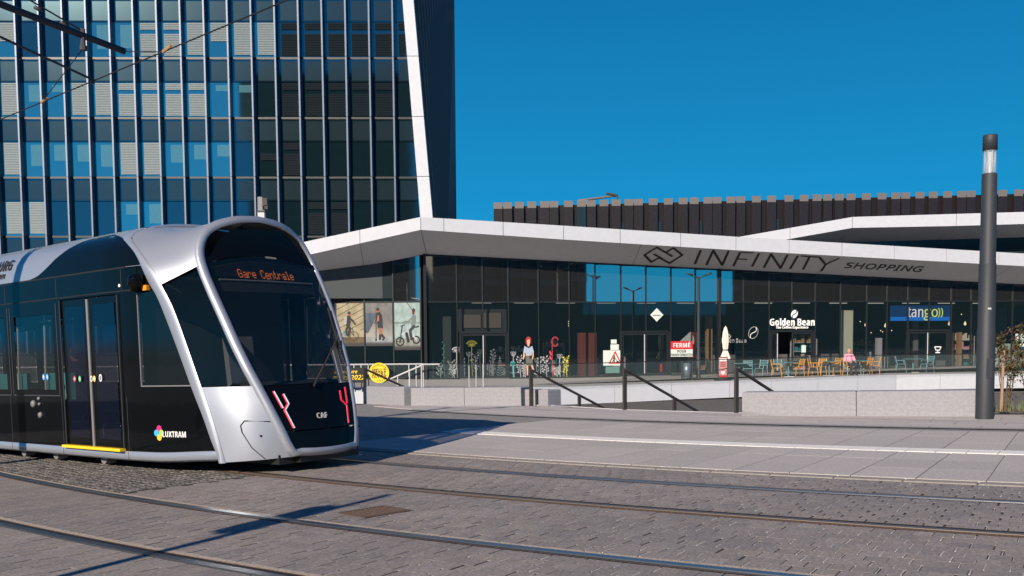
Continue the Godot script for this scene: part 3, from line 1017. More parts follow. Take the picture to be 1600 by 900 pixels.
func make_roof(t: Node3D):
	var inv := F.affine_inverse()
	var joints := [-14.07, -10.6, -7.38, -4.39, -3.27, -0.36, 2.68, 5.6, 8.8, 11.8, 14.75, 17.75, 20.8, 23.9, 27.1, 30.3, 36.0]
	for i in joints.size() - 1:
		var a: float = joints[i] + 0.012
		var b: float = joints[i + 1] - 0.012
		var ra := roof_at(a)
		var rb := roof_at(b)
		var st := mb()
		var v := [Vector3(a, ra[2], -ra[0]), Vector3(b, rb[2], -rb[0]), Vector3(b, rb[1], -rb[0]), Vector3(a, ra[1], -ra[0])]
		quad(st, v[0], v[1], v[2], v[3])
		var bk := Vector3(0, -0.02, -0.6)
		quad(st, v[3], v[2], v[2] + bk, v[3] + bk)
		quad(st, v[1], v[1] + bk, v[2] + bk, v[2]); quad(st, v[0] + bk, v[0], v[3], v[3] + bk)
		part(t, "fascia_panel", done(st), M.panel_white, inv)
	var sj := [-14.07, -7.38, -4.39, 6.7, 17.4, 28.0, 36.0]
	for i in sj.size() - 1:
		var st := mb()
		var n := 6
		for k in n:
			var a: float = lerpf(sj[i] + 0.01, sj[i + 1] - 0.01, float(k) / n)
			var b: float = lerpf(sj[i] + 0.01, sj[i + 1] - 0.01, float(k + 1) / n)
			var ra := roof_at(a)
			var rb := roof_at(b)
			quad(st, soffit_in(a), soffit_in(b), Vector3(b, rb[2], -rb[0]), Vector3(a, ra[2], -ra[0]))
		part(t, "soffit_panel", done(st), M.soffit, inv)
	var s := mb()
	for i in ROOF.size() - 1:
		var a = ROOF[i]
		var b = ROOF[i + 1]
		quad(s, Vector3(a[0], a[2] - 0.03, -a[1] - 0.5), Vector3(b[0], b[2] - 0.03, -b[1] - 0.5), Vector3(b[0] + 3, b[2] - 0.6, -b[1] - 16), Vector3(a[0] + 3, a[2] - 0.6, -a[1] - 16))
	part(t, "roof", done(s), M.mid_grey, inv)
	# lettering on the soffit: strokes in the soffit's own plane (along the edge, inwards)
	var o := Vector3(6.64, 6.93, -49.65)
	var es := Vector3(0.9809, -0.0415, -0.19)
	es = es.normalized()
	var w := Vector3(-0.19685, -0.32996, -0.92324)
	var out := es.cross(w).normalized()
	if out.z < 0: out = -out
	var lay := func(p: Vector2) -> Vector3: return inv * (o + es * p.x + w * p.y + out * 0.02)
	var strokes := {
		"logo": [[[0.65, 1.2], [0.98, 0.23], [1.66, 0.76], [1.87, 0.19], [2.65, 0.95], [2.34, 2.03], [1.55, 1.42], [1.3, 2.0], [0.65, 1.2]], [[1.1, 1.02], [1.75, 1.55]], [[1.62, 0.72], [2.2, 1.2]]],
		"letter_i": [[[3.76, 1.98], [3.4, 0.25]]],
		"letter_n": [[[4.42, 1.94], [4.08, 0.22], [5.3, 1.91], [4.92, 0.19]]],
		"letter_f": [[[5.96, 1.91], [5.6, 0.25], [6.3, 0.25]], [[5.78, 1.05], [6.35, 1.05]]],
		"letter_i_b": [[[7.03, 1.9], [6.66, 0.25]]],
		"letter_n_b": [[[7.74, 1.9], [7.35, 0.26], [8.71, 1.91], [8.29, 0.26]]],
		"letter_i_c": [[[9.28, 1.92], [8.9, 0.27]]],
		"letter_t": [[[10.05, 1.91], [9.6, 0.3]], [[9.08, 0.28], [10.1, 0.32]]],
		"letter_y": [[[11.18, 1.95], [10.98, 1.15], [10.18, 0.32]], [[10.98, 1.15], [11.32, 0.3]]]}
	for k in strokes:
		var ls := mb()
		for line in strokes[k]:
			var pts := []
			for p in line: pts.append(Vector2(p[0], p[1]))
			ribbon(ls, pts, 0.14, lay)
		part(t, "logo" if k == "logo" else "letter", done(ls), M.ink)
	var up := -w - es * 0.2
	text(t, "lettering", "SHOPPING", 0.98, M.ink, inv * Transform3D(Basis(es, up.normalized(), out), o + es * 14.5 + w * 1.1 + out * 0.02), "Droid Sans", 300, 0.02)

func poster_quad(x0: float, y0: float, x1: float, y1: float, z: float) -> ArrayMesh:
	var st := SurfaceTool.new()
	st.begin(Mesh.PRIMITIVE_TRIANGLES)
	var p := [[x0, y0, 0, 1], [x1, y0, 1, 1], [x1, y1, 1, 0], [x0, y1, 0, 0]]
	for i in [0, 2, 1, 0, 3, 2]:
		st.set_uv(Vector2(p[i][2], p[i][3]))
		st.set_normal(Vector3(0, 0, 1))
		st.add_vertex(Vector3(p[i][0], p[i][1], z))
	return st.commit()

# prints: simple drawing on an image
func dot(im: Image, x: float, y: float, r: float, c: Color):
	for j in range(int(y - r), int(y + r) + 1):
		for i in range(int(x - r), int(x + r) + 1):
			if i >= 0 and j >= 0 and i < im.get_width() and j < im.get_height() and Vector2(i - x, j - y).length() <= r: im.set_pixel(i, j, c)
func line(im: Image, pts: Array, r: float, c: Color):
	for k in pts.size() - 1:
		var a := Vector2(pts[k][0], pts[k][1])
		var b := Vector2(pts[k + 1][0], pts[k + 1][1])
		var n := int(a.distance_to(b) / maxf(r * 0.6, 0.7)) + 1
		for i in n + 1:
			var p := a.lerp(b, float(i) / n)
			dot(im, p.x, p.y, r, c)
func ring(im: Image, x: float, y: float, r: float, w: float, c: Color):
	for i in 60: dot(im, x + cos(TAU * i / 60) * r, y + sin(TAU * i / 60) * r, w, c)

func poster(k: int) -> StandardMaterial3D:
	var W := 180
	var H := 300
	var im := Image.create(W, H, false, Image.FORMAT_RGB8)
	var n := FastNoiseLite.new()
	n.seed = 60 + k
	n.frequency = 0.02
	for y in H:
		for x in W:
			var v := n.get_noise_2d(x, y * 0.6) * 0.12
			var c := Color(0.72, 0.66, 0.52)
			if k == 0:
				c = Color(0.72 + v, 0.67 + v, 0.54 + v)
				if absf(fmod(y + x * 0.55 + 300, 46.0) - 23.0) < 3.0 and y < 190: c = c.darkened(0.45)
				if y > 235: c = Color(0.42 + v, 0.33 + v, 0.2 + v)
			elif k == 1:
				c = Color(0.5 + v, 0.5 + v, 0.5 + v).lerp(Color(0.75, 0.73, 0.7), smoothstep(60, 250, float(y) - x * 0.3))
				if y > 70 and y < 210 and x + y * 0.5 < 120: c = Color(0.3 + v, 0.38 + v, 0.45 + v)
				if y > 235: c = Color(0.66 + v, 0.68 + v, 0.7 + v)
			else:
				c = Color(0.68 + v, 0.78 + v, 0.78 + v)
				if y > 120 and y < 135: c = c.darkened(0.2)
				if y < 60 and absf(x - 90 - y * 0.8) < 4: c = c.darkened(0.4)
				if y > 225: c = Color(0.6 + v, 0.62 + v, 0.6 + v)
			if y > 268: c = c.lerp(Color(0.2, 0.2, 0.22), smoothstep(262, 292, y))
			im.set_pixel(x, y, c)
	var dk := Color(0.07, 0.07, 0.08)
	var sk := Color(0.72, 0.47, 0.36)
	if k == 0:
		ring(im, 62, 225, 28, 2, dk); ring(im, 112, 228, 31, 2, dk)
		line(im, [[62, 225], [88, 190], [112, 228]], 2.5, Color(0.2, 0.25, 0.3)); line(im, [[88, 190], [104, 172], [112, 228]], 2.5, Color(0.2, 0.25, 0.3))
		line(im, [[80, 100], [76, 150]], 15, dk); line(im, [[84, 98], [112, 130], [122, 146]], 6, dk); line(im, [[76, 150], [88, 180], [76, 225]], 9, dk); line(im, [[78, 150], [64, 185], [62, 220]], 8, dk)
		dot(im, 84, 74, 11, sk); dot(im, 84, 68, 11, Color(0.15, 0.12, 0.12)); line(im, [[60, 100], [56, 140]], 9, Color(0.75, 0.75, 0.75)); line(im, [[50, 200], [58, 226]], 6, Color(0.3, 0.55, 0.6))
	elif k == 1:
		line(im, [[70, 140], [68, 250]], 3, dk); line(im, [[58, 140], [86, 138]], 3, dk); line(im, [[66, 258], [112, 258]], 3, Color(0.85, 0.85, 0.85)); dot(im, 68, 258, 7, dk); dot(im, 114, 256, 7, dk)
		line(im, [[84, 60], [78, 110]], 10, Color(0.14, 0.08, 0.06)); line(im, [[90, 66], [104, 110]], 9, Color(0.14, 0.08, 0.06)); dot(im, 82, 54, 12, sk); dot(im, 82, 45, 11, Color(0.14, 0.08, 0.06))
		line(im, [[92, 90], [96, 130]], 19, dk); line(im, [[82, 92], [84, 124]], 7, Color(0.85, 0.45, 0.4)); line(im, [[96, 140], [98, 170]], 18, Color(0.08, 0.1, 0.18)); line(im, [[90, 180], [96, 226]], 7, sk); line(im, [[104, 180], [108, 222]], 7, sk)
		line(im, [[96, 226], [94, 252]], 8, dk); line(im, [[108, 224], [122, 244]], 8, dk); line(im, [[76, 92], [68, 130]], 5, dk)
	else:
		ring(im, 38, 246, 26, 5, dk); ring(im, 152, 236, 22, 5, dk); dot(im, 38, 246, 6, dk); dot(im, 152, 236, 6, dk)
		for a in 6: line(im, [[38, 246], [38 + cos(a * 1.05) * 24, 246 + sin(a * 1.05) * 24]], 1.5, dk)
		line(im, [[38, 246], [54, 150]], 4, dk); line(im, [[52, 200], [110, 178], [152, 236]], 5, Color(0.85, 0.87, 0.88)); line(im, [[84, 196], [96, 244]], 10, dk); line(im, [[44, 148], [72, 140]], 3, dk)
		line(im, [[138, 92], [132, 144]], 16, Color(0.5, 0.56, 0.56)); line(im, [[130, 92], [98, 120], [66, 124]], 7, Color(0.5, 0.56, 0.56)); line(im, [[136, 152], [110, 176], [118, 226]], 10, Color(0.12, 0.2, 0.26)); dot(im, 136, 58, 13, sk); dot(im, 136, 48, 12, Color(0.2, 0.15, 0.12)); dot(im, 134, 68, 8, Color(0.2, 0.15, 0.12)); line(im, [[150, 156], [168, 150]], 5, dk); line(im, [[114, 232], [126, 234]], 5, dk)
	var m := mat(lin(0.6, 0.6, 0.6), 0.5)
	m.albedo_texture = ImageTexture.create_from_image(im)
	return m

func make_decals(t: Node3D):
	var f := flat_at(0.012)
	var f2 := flat_at(0.016)
	var f3 := flat_at(0.02)
	var wh := mat(lin(0.4, 0.42, 0.45), 0.6)
	var tl := mat(lin(0.05, 0.36, 0.36), 0.6)
	var yl := mat(lin(0.62, 0.58, 0.08), 0.6)
	var rd := mat(lin(0.55, 0.06, 0.1), 0.6)
	var dim := mat(lin(0.16, 0.19, 0.2), 0.6)
	# [u, base v, height, kind, colour]
	var fl := [[0.75, 0.15, 0.75, 3, dim], [0.95, 0.2, 2.0, 4, mat(lin(0.02, 0.1, 0.08))], [1.35, 0.15, 0.9, 3, dim], [1.62, 0.15, 1.65, 0, wh], [1.45, 0.15, 0.75, 3, wh], [2.0, 0.2, 1.15, 4, wh], [2.26, 0.2, 1.3, 1, wh], [2.42, 0.2, 1.95, 0, yl], [2.62, 0.2, 1.25, 3, wh], [2.86, 0.2, 1.45, 1, dim], [3.35, 0.15, 0.75, 3, wh], [3.55, 0.15, 1.45, 3, wh], [3.93, 0.15, 1.1, 5, wh], [4.2, 0.15, 0.5, 4, wh], [4.64, 0.15, 1.35, 1, wh], [4.6, 0.15, 0.85, 6, tl], [5.0, 0.12, 1.15, 3, wh], [5.25, 0.12, 0.8, 4, wh], [5.9, 0.12, 0.95, 1, dim], [6.1, 0.12, 1.05, 3, wh], [6.42, 0.12, 1.1, 3, wh], [6.75, 0.12, 2.05, 2, rd], [7.15, 0.12, 1.2, 1, wh], [7.0, 0.12, 0.5, 3, wh], [7.52, 0.12, 1.1, 3, yl]]
	for e in fl:
		var st := mb()
		var u: float = e[0]
		var v: float = e[1]
		var h: float = e[2]
		var top := Vector2(u + 0.02, v + h * 0.82)
		if e[3] != 5: ribbon(st, [Vector2(u + 0.05, v), Vector2(u + 0.01, v + h * 0.45), top], 0.032, f)
		match e[3]:
			0:   # umbel: rays ending in dots
				for i in 9:
					var a := lerpf(0.35, 2.8, i / 8.0)
					var q := top + Vector2(cos(a) * h * 0.14, absf(sin(a)) * h * 0.11 + 0.06)
					ribbon(st, [top, q], 0.02, f)
					disc2(st, q, 0.035, 0.03, f, 8)
				ribbon(st, [top + Vector2(-0.2, 0), top + Vector2(0.2, 0)], 0.025, f)
				disc2(st, Vector2(u - 0.02, v + h * 0.45), 0.09, 0.03, f, 8, 1.0)
			1:   # tulip: three outlined petals
				for a in [-0.5, 0.0, 0.5]:
					var c := top + Vector2(sin(a) * 0.13, 0.1)
					var pts := []
					for i in 10: pts.append(c + Vector2(cos(TAU * i / 10) * 0.05, sin(TAU * i / 10) * 0.13).rotated(-a))
					ribbon(st, pts, 0.022, f, true)
			2:   # rose on a tall stem
				for rr in [0.26, 0.2]:
					var pts := []
					for i in 15: pts.append(top + Vector2(0.16, 0.2) + Vector2(cos(0.4 + i * 0.38) * rr * 0.75, sin(0.4 + i * 0.38) * rr))
					ribbon(st, pts, 0.024, f)
				for s in [[-1, 0.62], [1, 0.13], [-1, 0.5]]: disc2(st, Vector2(u + s[0] * 0.08, v + h * s[1]), 0.05, 0.14, f, 8, s[0] * -0.4)
			3:   # spray of small leaves and blossoms
				for i in 14:
					var k := 0.25 + 0.75 * i / 13.0
					var s := 1.0 if i % 2 else -1.0
					var c := Vector2(u + s * rng.randf_range(0.04, 0.17), v + h * k)
					ribbon(st, [Vector2(u + 0.02, v + h * k - 0.07), c], 0.014, f)
					disc2(st, c, rng.randf_range(0.025, 0.05), rng.randf_range(0.04, 0.075), f, 7, -s * 0.7)
			4:   # spike of round buds
				for i in 11: disc2(st, Vector2(u + (0.05 if i % 2 else -0.05), v + h * (0.1 + 0.08 * i)), 0.035, 0.05, f, 7)
			5:   # fern
				ribbon(st, [Vector2(u, v), Vector2(u, v + h)], 0.025, f)
				for i in 8:
					var y := v + h * (0.08 + 0.11 * i)
					var l := 0.2 * (1.0 - i / 9.5)
					for s in [-1, 1]: disc2(st, Vector2(u + s * l * 0.6, y + 0.04), l * 0.5, 0.025, f, 8, s * 0.45)
			6:   # round head
				disc2(st, top, 0.13, 0.11, f, 14)
				for i in 12: ribbon(st, [top, top + Vector2(cos(TAU * i / 12), sin(TAU * i / 12)) * 0.17], 0.02, f)
		part(t, "flower_decal", done(st), e[4])
	# printed woman: flat cut-out pieces
	var cx := 5.48
	var sk := mat(lin(0.72, 0.4, 0.25), 0.6)
	var pieces := [
		["figure_decal", mat(lin(0.34, 0.025, 0.03), 0.6), [[-0.14, 1.82], [-0.16, 2.06], [-0.08, 2.2], [0.06, 2.21], [0.15, 2.1], [0.13, 1.86], [0.06, 1.8]], f],
		["figure_decal", sk, [[-0.07, 1.86], [-0.09, 2.02], [0.03, 2.08], [0.08, 2.0], [0.06, 1.86], [0.04, 1.7], [-0.05, 1.7]], f2],
		["figure_decal", sk, [[-0.27, 1.5], [-0.22, 1.5], [-0.2, 1.2], [-0.27, 1.0], [-0.32, 1.02], [-0.29, 1.22]], f2],
		["figure_decal", sk, [[0.2, 1.5], [0.27, 1.5], [0.28, 1.2], [0.23, 1.0], [0.18, 1.02], [0.21, 1.2]], f2],
		["figure_decal", mat(lin(0.36, 0.43, 0.56), 0.6), [[-0.22, 1.72], [0.0, 1.6], [0.2, 1.72], [0.29, 1.4], [0.19, 1.36], [0.16, 1.2], [-0.15, 1.2], [-0.17, 1.36], [-0.28, 1.4]], f3],
		["figure_decal", mat(lin(0.13, 0.13, 0.115), 0.6), [[-0.17, 1.2], [0.17, 1.2], [0.25, 0.72], [0.1, 0.67], [-0.15, 0.7]], f3],
		["figure_decal", sk, [[-0.13, 0.7], [-0.02, 0.7], [-0.03, 0.4], [-0.04, 0.16], [-0.1, 0.16], [-0.11, 0.4]], f2],
		["figure_decal", sk, [[0.12, 0.7], [0.22, 0.72], [0.28, 0.5], [0.35, 0.3], [0.29, 0.28], [0.2, 0.45]], f2],
		["figure_decal", M.ink, [[0.03, 1.2], [0.17, 1.22], [0.16, 1.06], [0.07, 1.04]], flat_at(0.024)],
		["figure_decal", mat(lin(0.6, 0.6, 0.62), 0.6), [[0.27, 0.32], [0.36, 0.3], [0.5, 0.22], [0.48, 0.18], [0.3, 0.24]], f3]]
	for pc in pieces:
		var st := mb()
		var pp := PackedVector2Array()
		for q in pc[2]: pp.append(Vector2(cx + q[0], q[1] + 0.06))
		poly(st, pp, pc[3])
		part(t, pc[0], done(st), pc[1])

func make_shop_signs(t: Node3D):
	var wh := lit(lin(0.75, 0.75, 0.75), 0.25)
	text(t, "lettering", "Golden Bean", 0.52, wh, Transform3D(Basis().scaled(Vector3(0.86, 1.02, 1)), Vector3(20.48, 2.98, 0.1)), "Droid Sans", 700, 0.04)
	text(t, "lettering", "The Coffee Experience", 0.19, wh, Transform3D(Basis().scaled(Vector3(0.95, 1, 1)), Vector3(20.48, 2.7, 0.1)), "Droid Sans", 700, 0.03)
	for e in [[20.6, 3.44, 0.19, 0.24, 0.1, true], [18.2, 2.42, 0.26, 0.34, 0.015, false], [16.75, 2.2, 0.13, 0.17, 0.015, true]]:
		var st := mb()
		var f := flat_at(e[4])
		var f2 := flat_at(e[4] + 0.006)
		var c := Vector2(e[0], e[1])
		if e[5]: disc2(st, c, e[2], e[3], f, 22, -0.5)
		else:
			var pts := []
			for i in 24: pts.append(c + Vector2(cos(TAU * i / 24) * e[2], sin(TAU * i / 24) * e[3]).rotated(-0.5))
			ribbon(st, pts, 0.035, f, true)
		var o := part(t, "bean_logo", done(st), wh)
		st = mb()
		var cv := []
		for i in 9:
			var k := i / 8.0 * 2.0 - 1.0
			cv.append(c + Vector2(sin(k * 3.0) * e[2] * 0.35, k * e[3] * 0.95).rotated(-0.5))
		ribbon(st, cv, 0.05 if e[5] else 0.035, f2)
		part(o, "bean_crease", done(st), M.ink if e[5] else wh)
	text(t, "lettering", "Golden Bean", 0.32, wh, Transform3D(Basis().scaled(Vector3(0.82, 1, 1)), Vector3(17.0, 1.98, 0.015)), "Droid Sans", 700, 0.004)
	# blue phone shop sign behind the glass
	var s := mb()
	box(s, Vector3(28.66, 3.51, -0.3), Vector3(3.9, 0.9, 0.08))
	var b := part(t, "shop_sign", done(s), lit(lin(0.005, 0.045, 0.16), 0.25))
	s = mb()
	box(s, Vector3(28.66, 3.17, -0.25), Vector3(3.9, 0.22, 0.04))
	part(b, "sign_stripe", done(s), lit(lin(0.01, 0.16, 0.6), 0.45))
	text(b, "lettering", "tan", 0.85, lit(lin(0.7, 0.72, 0.72), 0.6), Transform3D(Basis().scaled(Vector3(0.86, 1, 1)), Vector3(28.26, 3.56, -0.2)), "Droid Sans", 300, 0.02)
	text(b, "lettering", "go", 0.85, lit(lin(0.6, 0.7, 0.15), 0.6), Transform3D(Basis(), Vector3(29.25, 3.56, -0.2)), "Droid Sans", 300, 0.02)
	text(b, "lettering", "))", 0.62, lit(lin(0.5, 0.65, 0.1), 0.6), Transform3D(Basis(), Vector3(29.85, 3.56, -0.2)), "Droid Sans", 300, 0.02)
	# cup emblem on that shop's door
	s = mb()
	var fz := flat_at(0.035)
	ribbon(s, [Vector2(29.35, 1.55), Vector2(29.75, 1.55), Vector2(29.66, 1.36), Vector2(29.44, 1.36), Vector2(29.35, 1.55)], 0.05, fz)
	ribbon(s, [Vector2(29.55, 1.36), Vector2(29.55, 1.24)], 0.06, fz); ribbon(s, [Vector2(29.4, 1.22), Vector2(29.7, 1.22)], 0.05, fz)
	part(t, "cup_decal", done(s), wh)
	# notices on the glass: [u0, v0, u1, v1, z, material]
	var gw := mat(lin(0.62, 0.7, 0.66), 0.6)
	s = mb(); box(s, Vector3(14.0, 1.75, 0.07), Vector3(1.28, 0.44, 0.02))
	var q := part(t, "closed_notice", done(s), M.red)
	s = mb(); box(s, Vector3(14.0, 1.33, 0.07), Vector3(1.28, 0.4, 0.02))
	part(q, "notice_field", done(s), gw)
	text(q, "lettering", "FERMÉ", 0.32, M.white, Transform3D(Basis(), Vector3(14.0, 1.75, 0.085)), "Droid Sans", 700, 0.006)
	text(q, "lettering", "POUR", 0.2, M.ink, Transform3D(Basis(), Vector3(14.0, 1.42, 0.085)), "Droid Sans", 700, 0.006)
	text(q, "lettering", "TRANSFORMATION", 0.185, M.ink, Transform3D(Basis().scaled(Vector3(0.8, 1, 1)), Vector3(14.0, 1.23, 0.085)), "Droid Sans", 700, 0.006)
	# road works sign sheet, with the notice and board round it
	s = mb(); box(s, Vector3(10.05, 1.1, 0.03), Vector3(0.95, 0.82, 0.02))
	q = part(t, "works_notice", done(s), gw)
	s = mb(); ribbon(s, [Vector2(9.92, 0.82), Vector2(10.55, 0.82), Vector2(10.24, 1.42)], 0.07, flat_at(0.046), true)
	part(q, "warning_triangle", done(s), M.red)
	s = mb()
	var fk := flat_at(0.05)
	disc2(s, Vector2(10.2, 1.2), 0.045, 0.045, fk, 10); ribbon(s, [Vector2(10.2, 1.14), Vector2(10.15, 1.02)], 0.1, fk); ribbon(s, [Vector2(10.16, 1.0), Vector2(10.1, 0.88)], 0.05, fk); ribbon(s, [Vector2(10.18, 1.0), Vector2(10.2, 0.88)], 0.05, fk); ribbon(s, [Vector2(10.2, 1.12), Vector2(10.33, 0.95)], 0.035, fk)
	poly(s, PackedVector2Array([Vector2(10.28, 0.87), Vector2(10.48, 0.87), Vector2(10.38, 0.96)]), fk)
	part(q, "digging_figure", done(s), M.ink)
	s = mb(); box(s, Vector3(10.1, 0.46, 0.02), Vector3(0.78, 0.36, 0.02))
	part(t, "green_notice", done(s), mat(lin(0.1, 0.22, 0.2), 0.6))
	for e in [[10.17, 1.98, 0.32, 0.22], [10.22, 1.68, 0.46, 0.3]]:
		s = mb(); box(s, Vector3(e[0], e[1], 0.02), Vector3(e[2], e[3], 0.015))
		part(t, "paper_notice", done(s), gw)
	s = mb(); poly(s, PackedVector2Array([Vector2(12.6, 3.04), Vector2(12.97, 3.41), Vector2(12.6, 3.78), Vector2(12.23, 3.41)]), flat_at(0.015))
	q = part(t, "diamond_decal", done(s), gw)
	s = mb(); ribbon(s, [Vector2(12.38, 3.38), Vector2(12.82, 3.38)], 0.05, flat_at(0.02))
	part(q, "decal_line", done(s), M.mid_grey)
	s = mb(); poly(s, PackedVector2Array([Vector2(14.0, 1.98), Vector2(14.62, 1.98), Vector2(14.62, 2.5)]), flat_at(-0.2)); poly(s, PackedVector2Array([Vector2(14.74, 1.4), Vector2(15.0, 1.8), Vector2(14.74, 2.3)]), flat_at(-0.2))
	part(t, "pale_panel", done(s), gw)
	s = mb(); box(s, Vector3(24.25, 2.0, -0.7), Vector3(0.72, 3.4, 0.08))
	part(t, "pale_panel", done(s), mat(lin(0.62, 0.66, 0.52), 0.6))
	s = mb(); box(s, Vector3(21.2, 1.5, 0.05), Vector3(0.26, 0.4, 0.01))
	part(t, "paper_notice", done(s), gw)
	s = mb(); box(s, Vector3(34.9, 1.9, 0.03), Vector3(0.62, 0.75, 0.01)); box(s, Vector3(34.9, 1.0, -0.4), Vector3(3.2, 1.4, 0.05))
	part(t, "pale_panel", done(s), gw)
	s = mb(); tube(s, Vector3(13.0, 0.75, 0.2), Vector3(13.0, 0.3, 0.2), 0.08)
	part(t, "fire_extinguisher", done(s), M.red, Transform3D(Basis(), Vector3(0, 0, -0.6)))

# ---------------------------------------------------------------- terrace
func deck_y(x: float, d: float) -> float:   # the walking surface between its front edge and the glass
	var fx := tab([[-30, -0.02], [-2.7, -0.03], [2.0, -0.09], [10.2, 0.02], [19.6, 0.13], [34, 0.12]], x)
	var fd := tab([[-30, 40.0], [-2.7, 40.5], [2.0, 42.0], [10.2, 45.0], [19.6, 49.0], [34, 51.0]], x)
	var bd: float = 50.0 if x < -4.5 else 50.0 + (x + 4.483) * 0.1878
	var by := base_v((x + 4.483) * 1.017) - 0.02
	return lerpf(fx, by, clampf((d - fd) / maxf(bd - fd, 0.1), 0, 1))

func front_d(x: float) -> float:
	for i in DECK_FRONT.size() - 1:
		if x <= DECK_FRONT[i + 1][0]: return lerpf(DECK_FRONT[i][1], DECK_FRONT[i + 1][1], (x - DECK_FRONT[i][0]) / (DECK_FRONT[i + 1][0] - DECK_FRONT[i][0]))
	return 51.0

func make_terrace():
	var st := mb()
	var xs := [-30.0, -14.0, -4.5, -2.7, 2.03, 6.0, 10.2, 15.0, 19.6, 27.0, 34.0]
	for i in xs.size() - 1:
		var a: float = xs[i]
		var b: float = xs[i + 1]
		var rows := []
		for k in 5:
			var row := []
			for x in [a, b]:
				var bd: float = 50.2 if x < -4.5 else 50.2 + (x + 4.483) * 0.1878
				var d := lerpf(front_d(x), bd, k / 4.0)
				row.append(Vector3(x, deck_y(x, d), -d))
			rows.append(row)
		sheet(st, rows)
	var terrace := struct("terrace", "raised grey terrace in front of the pavilion with a white edge", done(st), M.deck)
	var cuts := [-30.0, -12.0, -6.0, -2.7, 2.03, 4.6, 7.3, 10.2, 12.4, 15.0, 17.3, 19.6, 22.0, 24.4, 27.0, 30.0, 34.0]
	for i in cuts.size() - 1:
		var a: float = cuts[i] + 0.006
		var b: float = cuts[i + 1] - 0.006
		st = mb()
		var pa := Vector3(a, deck_y(a, front_d(a)), -front_d(a) + 0.05)
		var pb := Vector3(b, deck_y(b, front_d(b)), -front_d(b) + 0.05)
		var dn := Vector3(0, -0.78, 0)
		var bk := Vector3(0, 0, -0.3)
		quad(st, pa + dn, pb + dn, pb, pa); quad(st, pa, pb, pb + bk, pa + bk); quad(st, pa + dn + bk, pb + dn + bk, pb + dn, pa + dn)
		part(terrace, "edge_panel", done(st), M.panel_white)
	st = mb()
	for i in xs.size() - 1:
		var a: float = xs[i]
		var b: float = xs[i + 1]
		quad(st, Vector3(a, -0.84, -front_d(a)), Vector3(b, -0.84, -front_d(b)), Vector3(b, -0.84, -front_d(b) - 4.4), Vector3(a, -0.84, -front_d(a) - 4.4))
	part(terrace, "underside", done(st), M.soffit)
	# glass balustrade along the edge
	var g := thing("glass_balustrade", "frameless glass balustrade along the white edge of the terrace", "balustrade", Transform3D(Basis(), Vector3(8, 0, -44)))
	var gx := [-30.0, -12.0, -9.0, -6.0, -3.7, -1.2, 2.03, 4.9, 7.6, 10.0, 12.2, 14.3, 16.4, 18.5, 20.6, 23.2, 26.0, 30.0]
	for i in gx.size() - 1:
		var a: float = gx[i] + 0.012
		var b: float = gx[i + 1] - 0.012
		st = mb()
		var pa := Vector3(a - 8, deck_y(a, front_d(a)) - 0.1, -front_d(a) + 44 + 0.09)
		var pb := Vector3(b - 8, deck_y(b, front_d(b)) - 0.1, -front_d(b) + 44 + 0.09)
		quad(st, pa, pb, pb + Vector3(0, 1.1, 0), pa + Vector3(0, 1.1, 0))
		part(g, "pane", done(st), M.rail_glass)
		st = mb()
		tube(st, pa + Vector3(0, 1.11, 0), pb + Vector3(0, 1.11, 0), 0.02 if a > -4 else 0.035, -1, 6)
		part(g, "top_rail", done(st), M.alu_dark if a > -4 else M.light_grey)
		if a < -3:
			st = mb()
			for k in 3: tube(st, pb + Vector3(-0.3 * k, 0, 0.02), pb + Vector3(-0.3 * k, 1.1, 0.02), 0.025, -1, 6)
			part(g, "baluster", done(st), M.light_grey)
	# sloping rail of the left ramp
	var r := thing("ramp_railing", "pale metal railing sloping down beside the yellow round sign", "railing", Transform3D(Basis(), Vector3(-4.4, 0.0, -40.0)))
	st = mb()
	tube(st, Vector3(-0.95, 0.25, 0), Vector3(0.75, 0.97, 0), 0.035); tube(st, Vector3(0.75, 0.97, 0), Vector3(1.4, 0.97, 0), 0.035)
	part(r, "handrail", done(st), M.light_grey)
	for k in 3:
		st = mb()
		var x := -0.35 + k * 0.5
		tube(st, Vector3(x, -0.1, 0), Vector3(x, 0.5 + k * 0.21, 0), 0.028)
		part(r, "post", done(st), M.light_grey)
	# stairs going down from the plaza edge
	var dir := Vector3(0.77, 0, -0.64)
	var side := Vector3(0.64, 0, 0.77)
	var s := thing("stairs", "stone stairs going down from the plaza edge under the terrace", "stairs", Transform3D(Basis(side, Vector3.UP, -dir), Vector3(2.63, 0.05, -22.4)))
	for i in 22:
		st = mb()
		box(st, Vector3(0, -0.1 - i * 0.14 - 0.07, -0.16 - i * 0.33), Vector3(7.4, 0.14, 0.36))
		part(s, "step", done(st), M.concrete)
	var labs := ["dark handrail whose post stands before the printed woman", "dark handrail in the middle, its post below the works sign", "dark handrail ending behind the long concrete bench"]
	var heads := [Vector3(0.51, 0.01, -25.3), Vector3(2.63, 0.05, -22.35), Vector3(4.74, 0.09, -20.25)]
	var hr := thing("stair_handrail", labs[0], "handrail", Transform3D(), "dark handrails of the stairs")
	st = mb()
	box(st, Vector3(0, 0.48, 0), Vector3(0.1, 0.96, 0.05), Basis(Vector3.UP, 0.69))
	part(hr, "post", done(st), M.post_brown if M.has("post_brown") else brown())
	st = mb()
	tube(st, Vector3(0, 0.95, 0), dir * 6.0 + Vector3(0, 0.95 - 2.5, 0), 0.036)
	part(hr, "rail", done(st), M.post_brown)
	for k in 2:
		st = mb()
		var l := 1.75 + 2.6 * k
		box(st, dir * l + Vector3(0, 0.95 - l * 0.417 - 0.5, 0), Vector3(0.09, 1.0, 0.05), Basis(Vector3.UP, 0.69))
		part(hr, "post", done(st), M.post_brown)
	hr.transform = Transform3D(Basis(), heads[0])
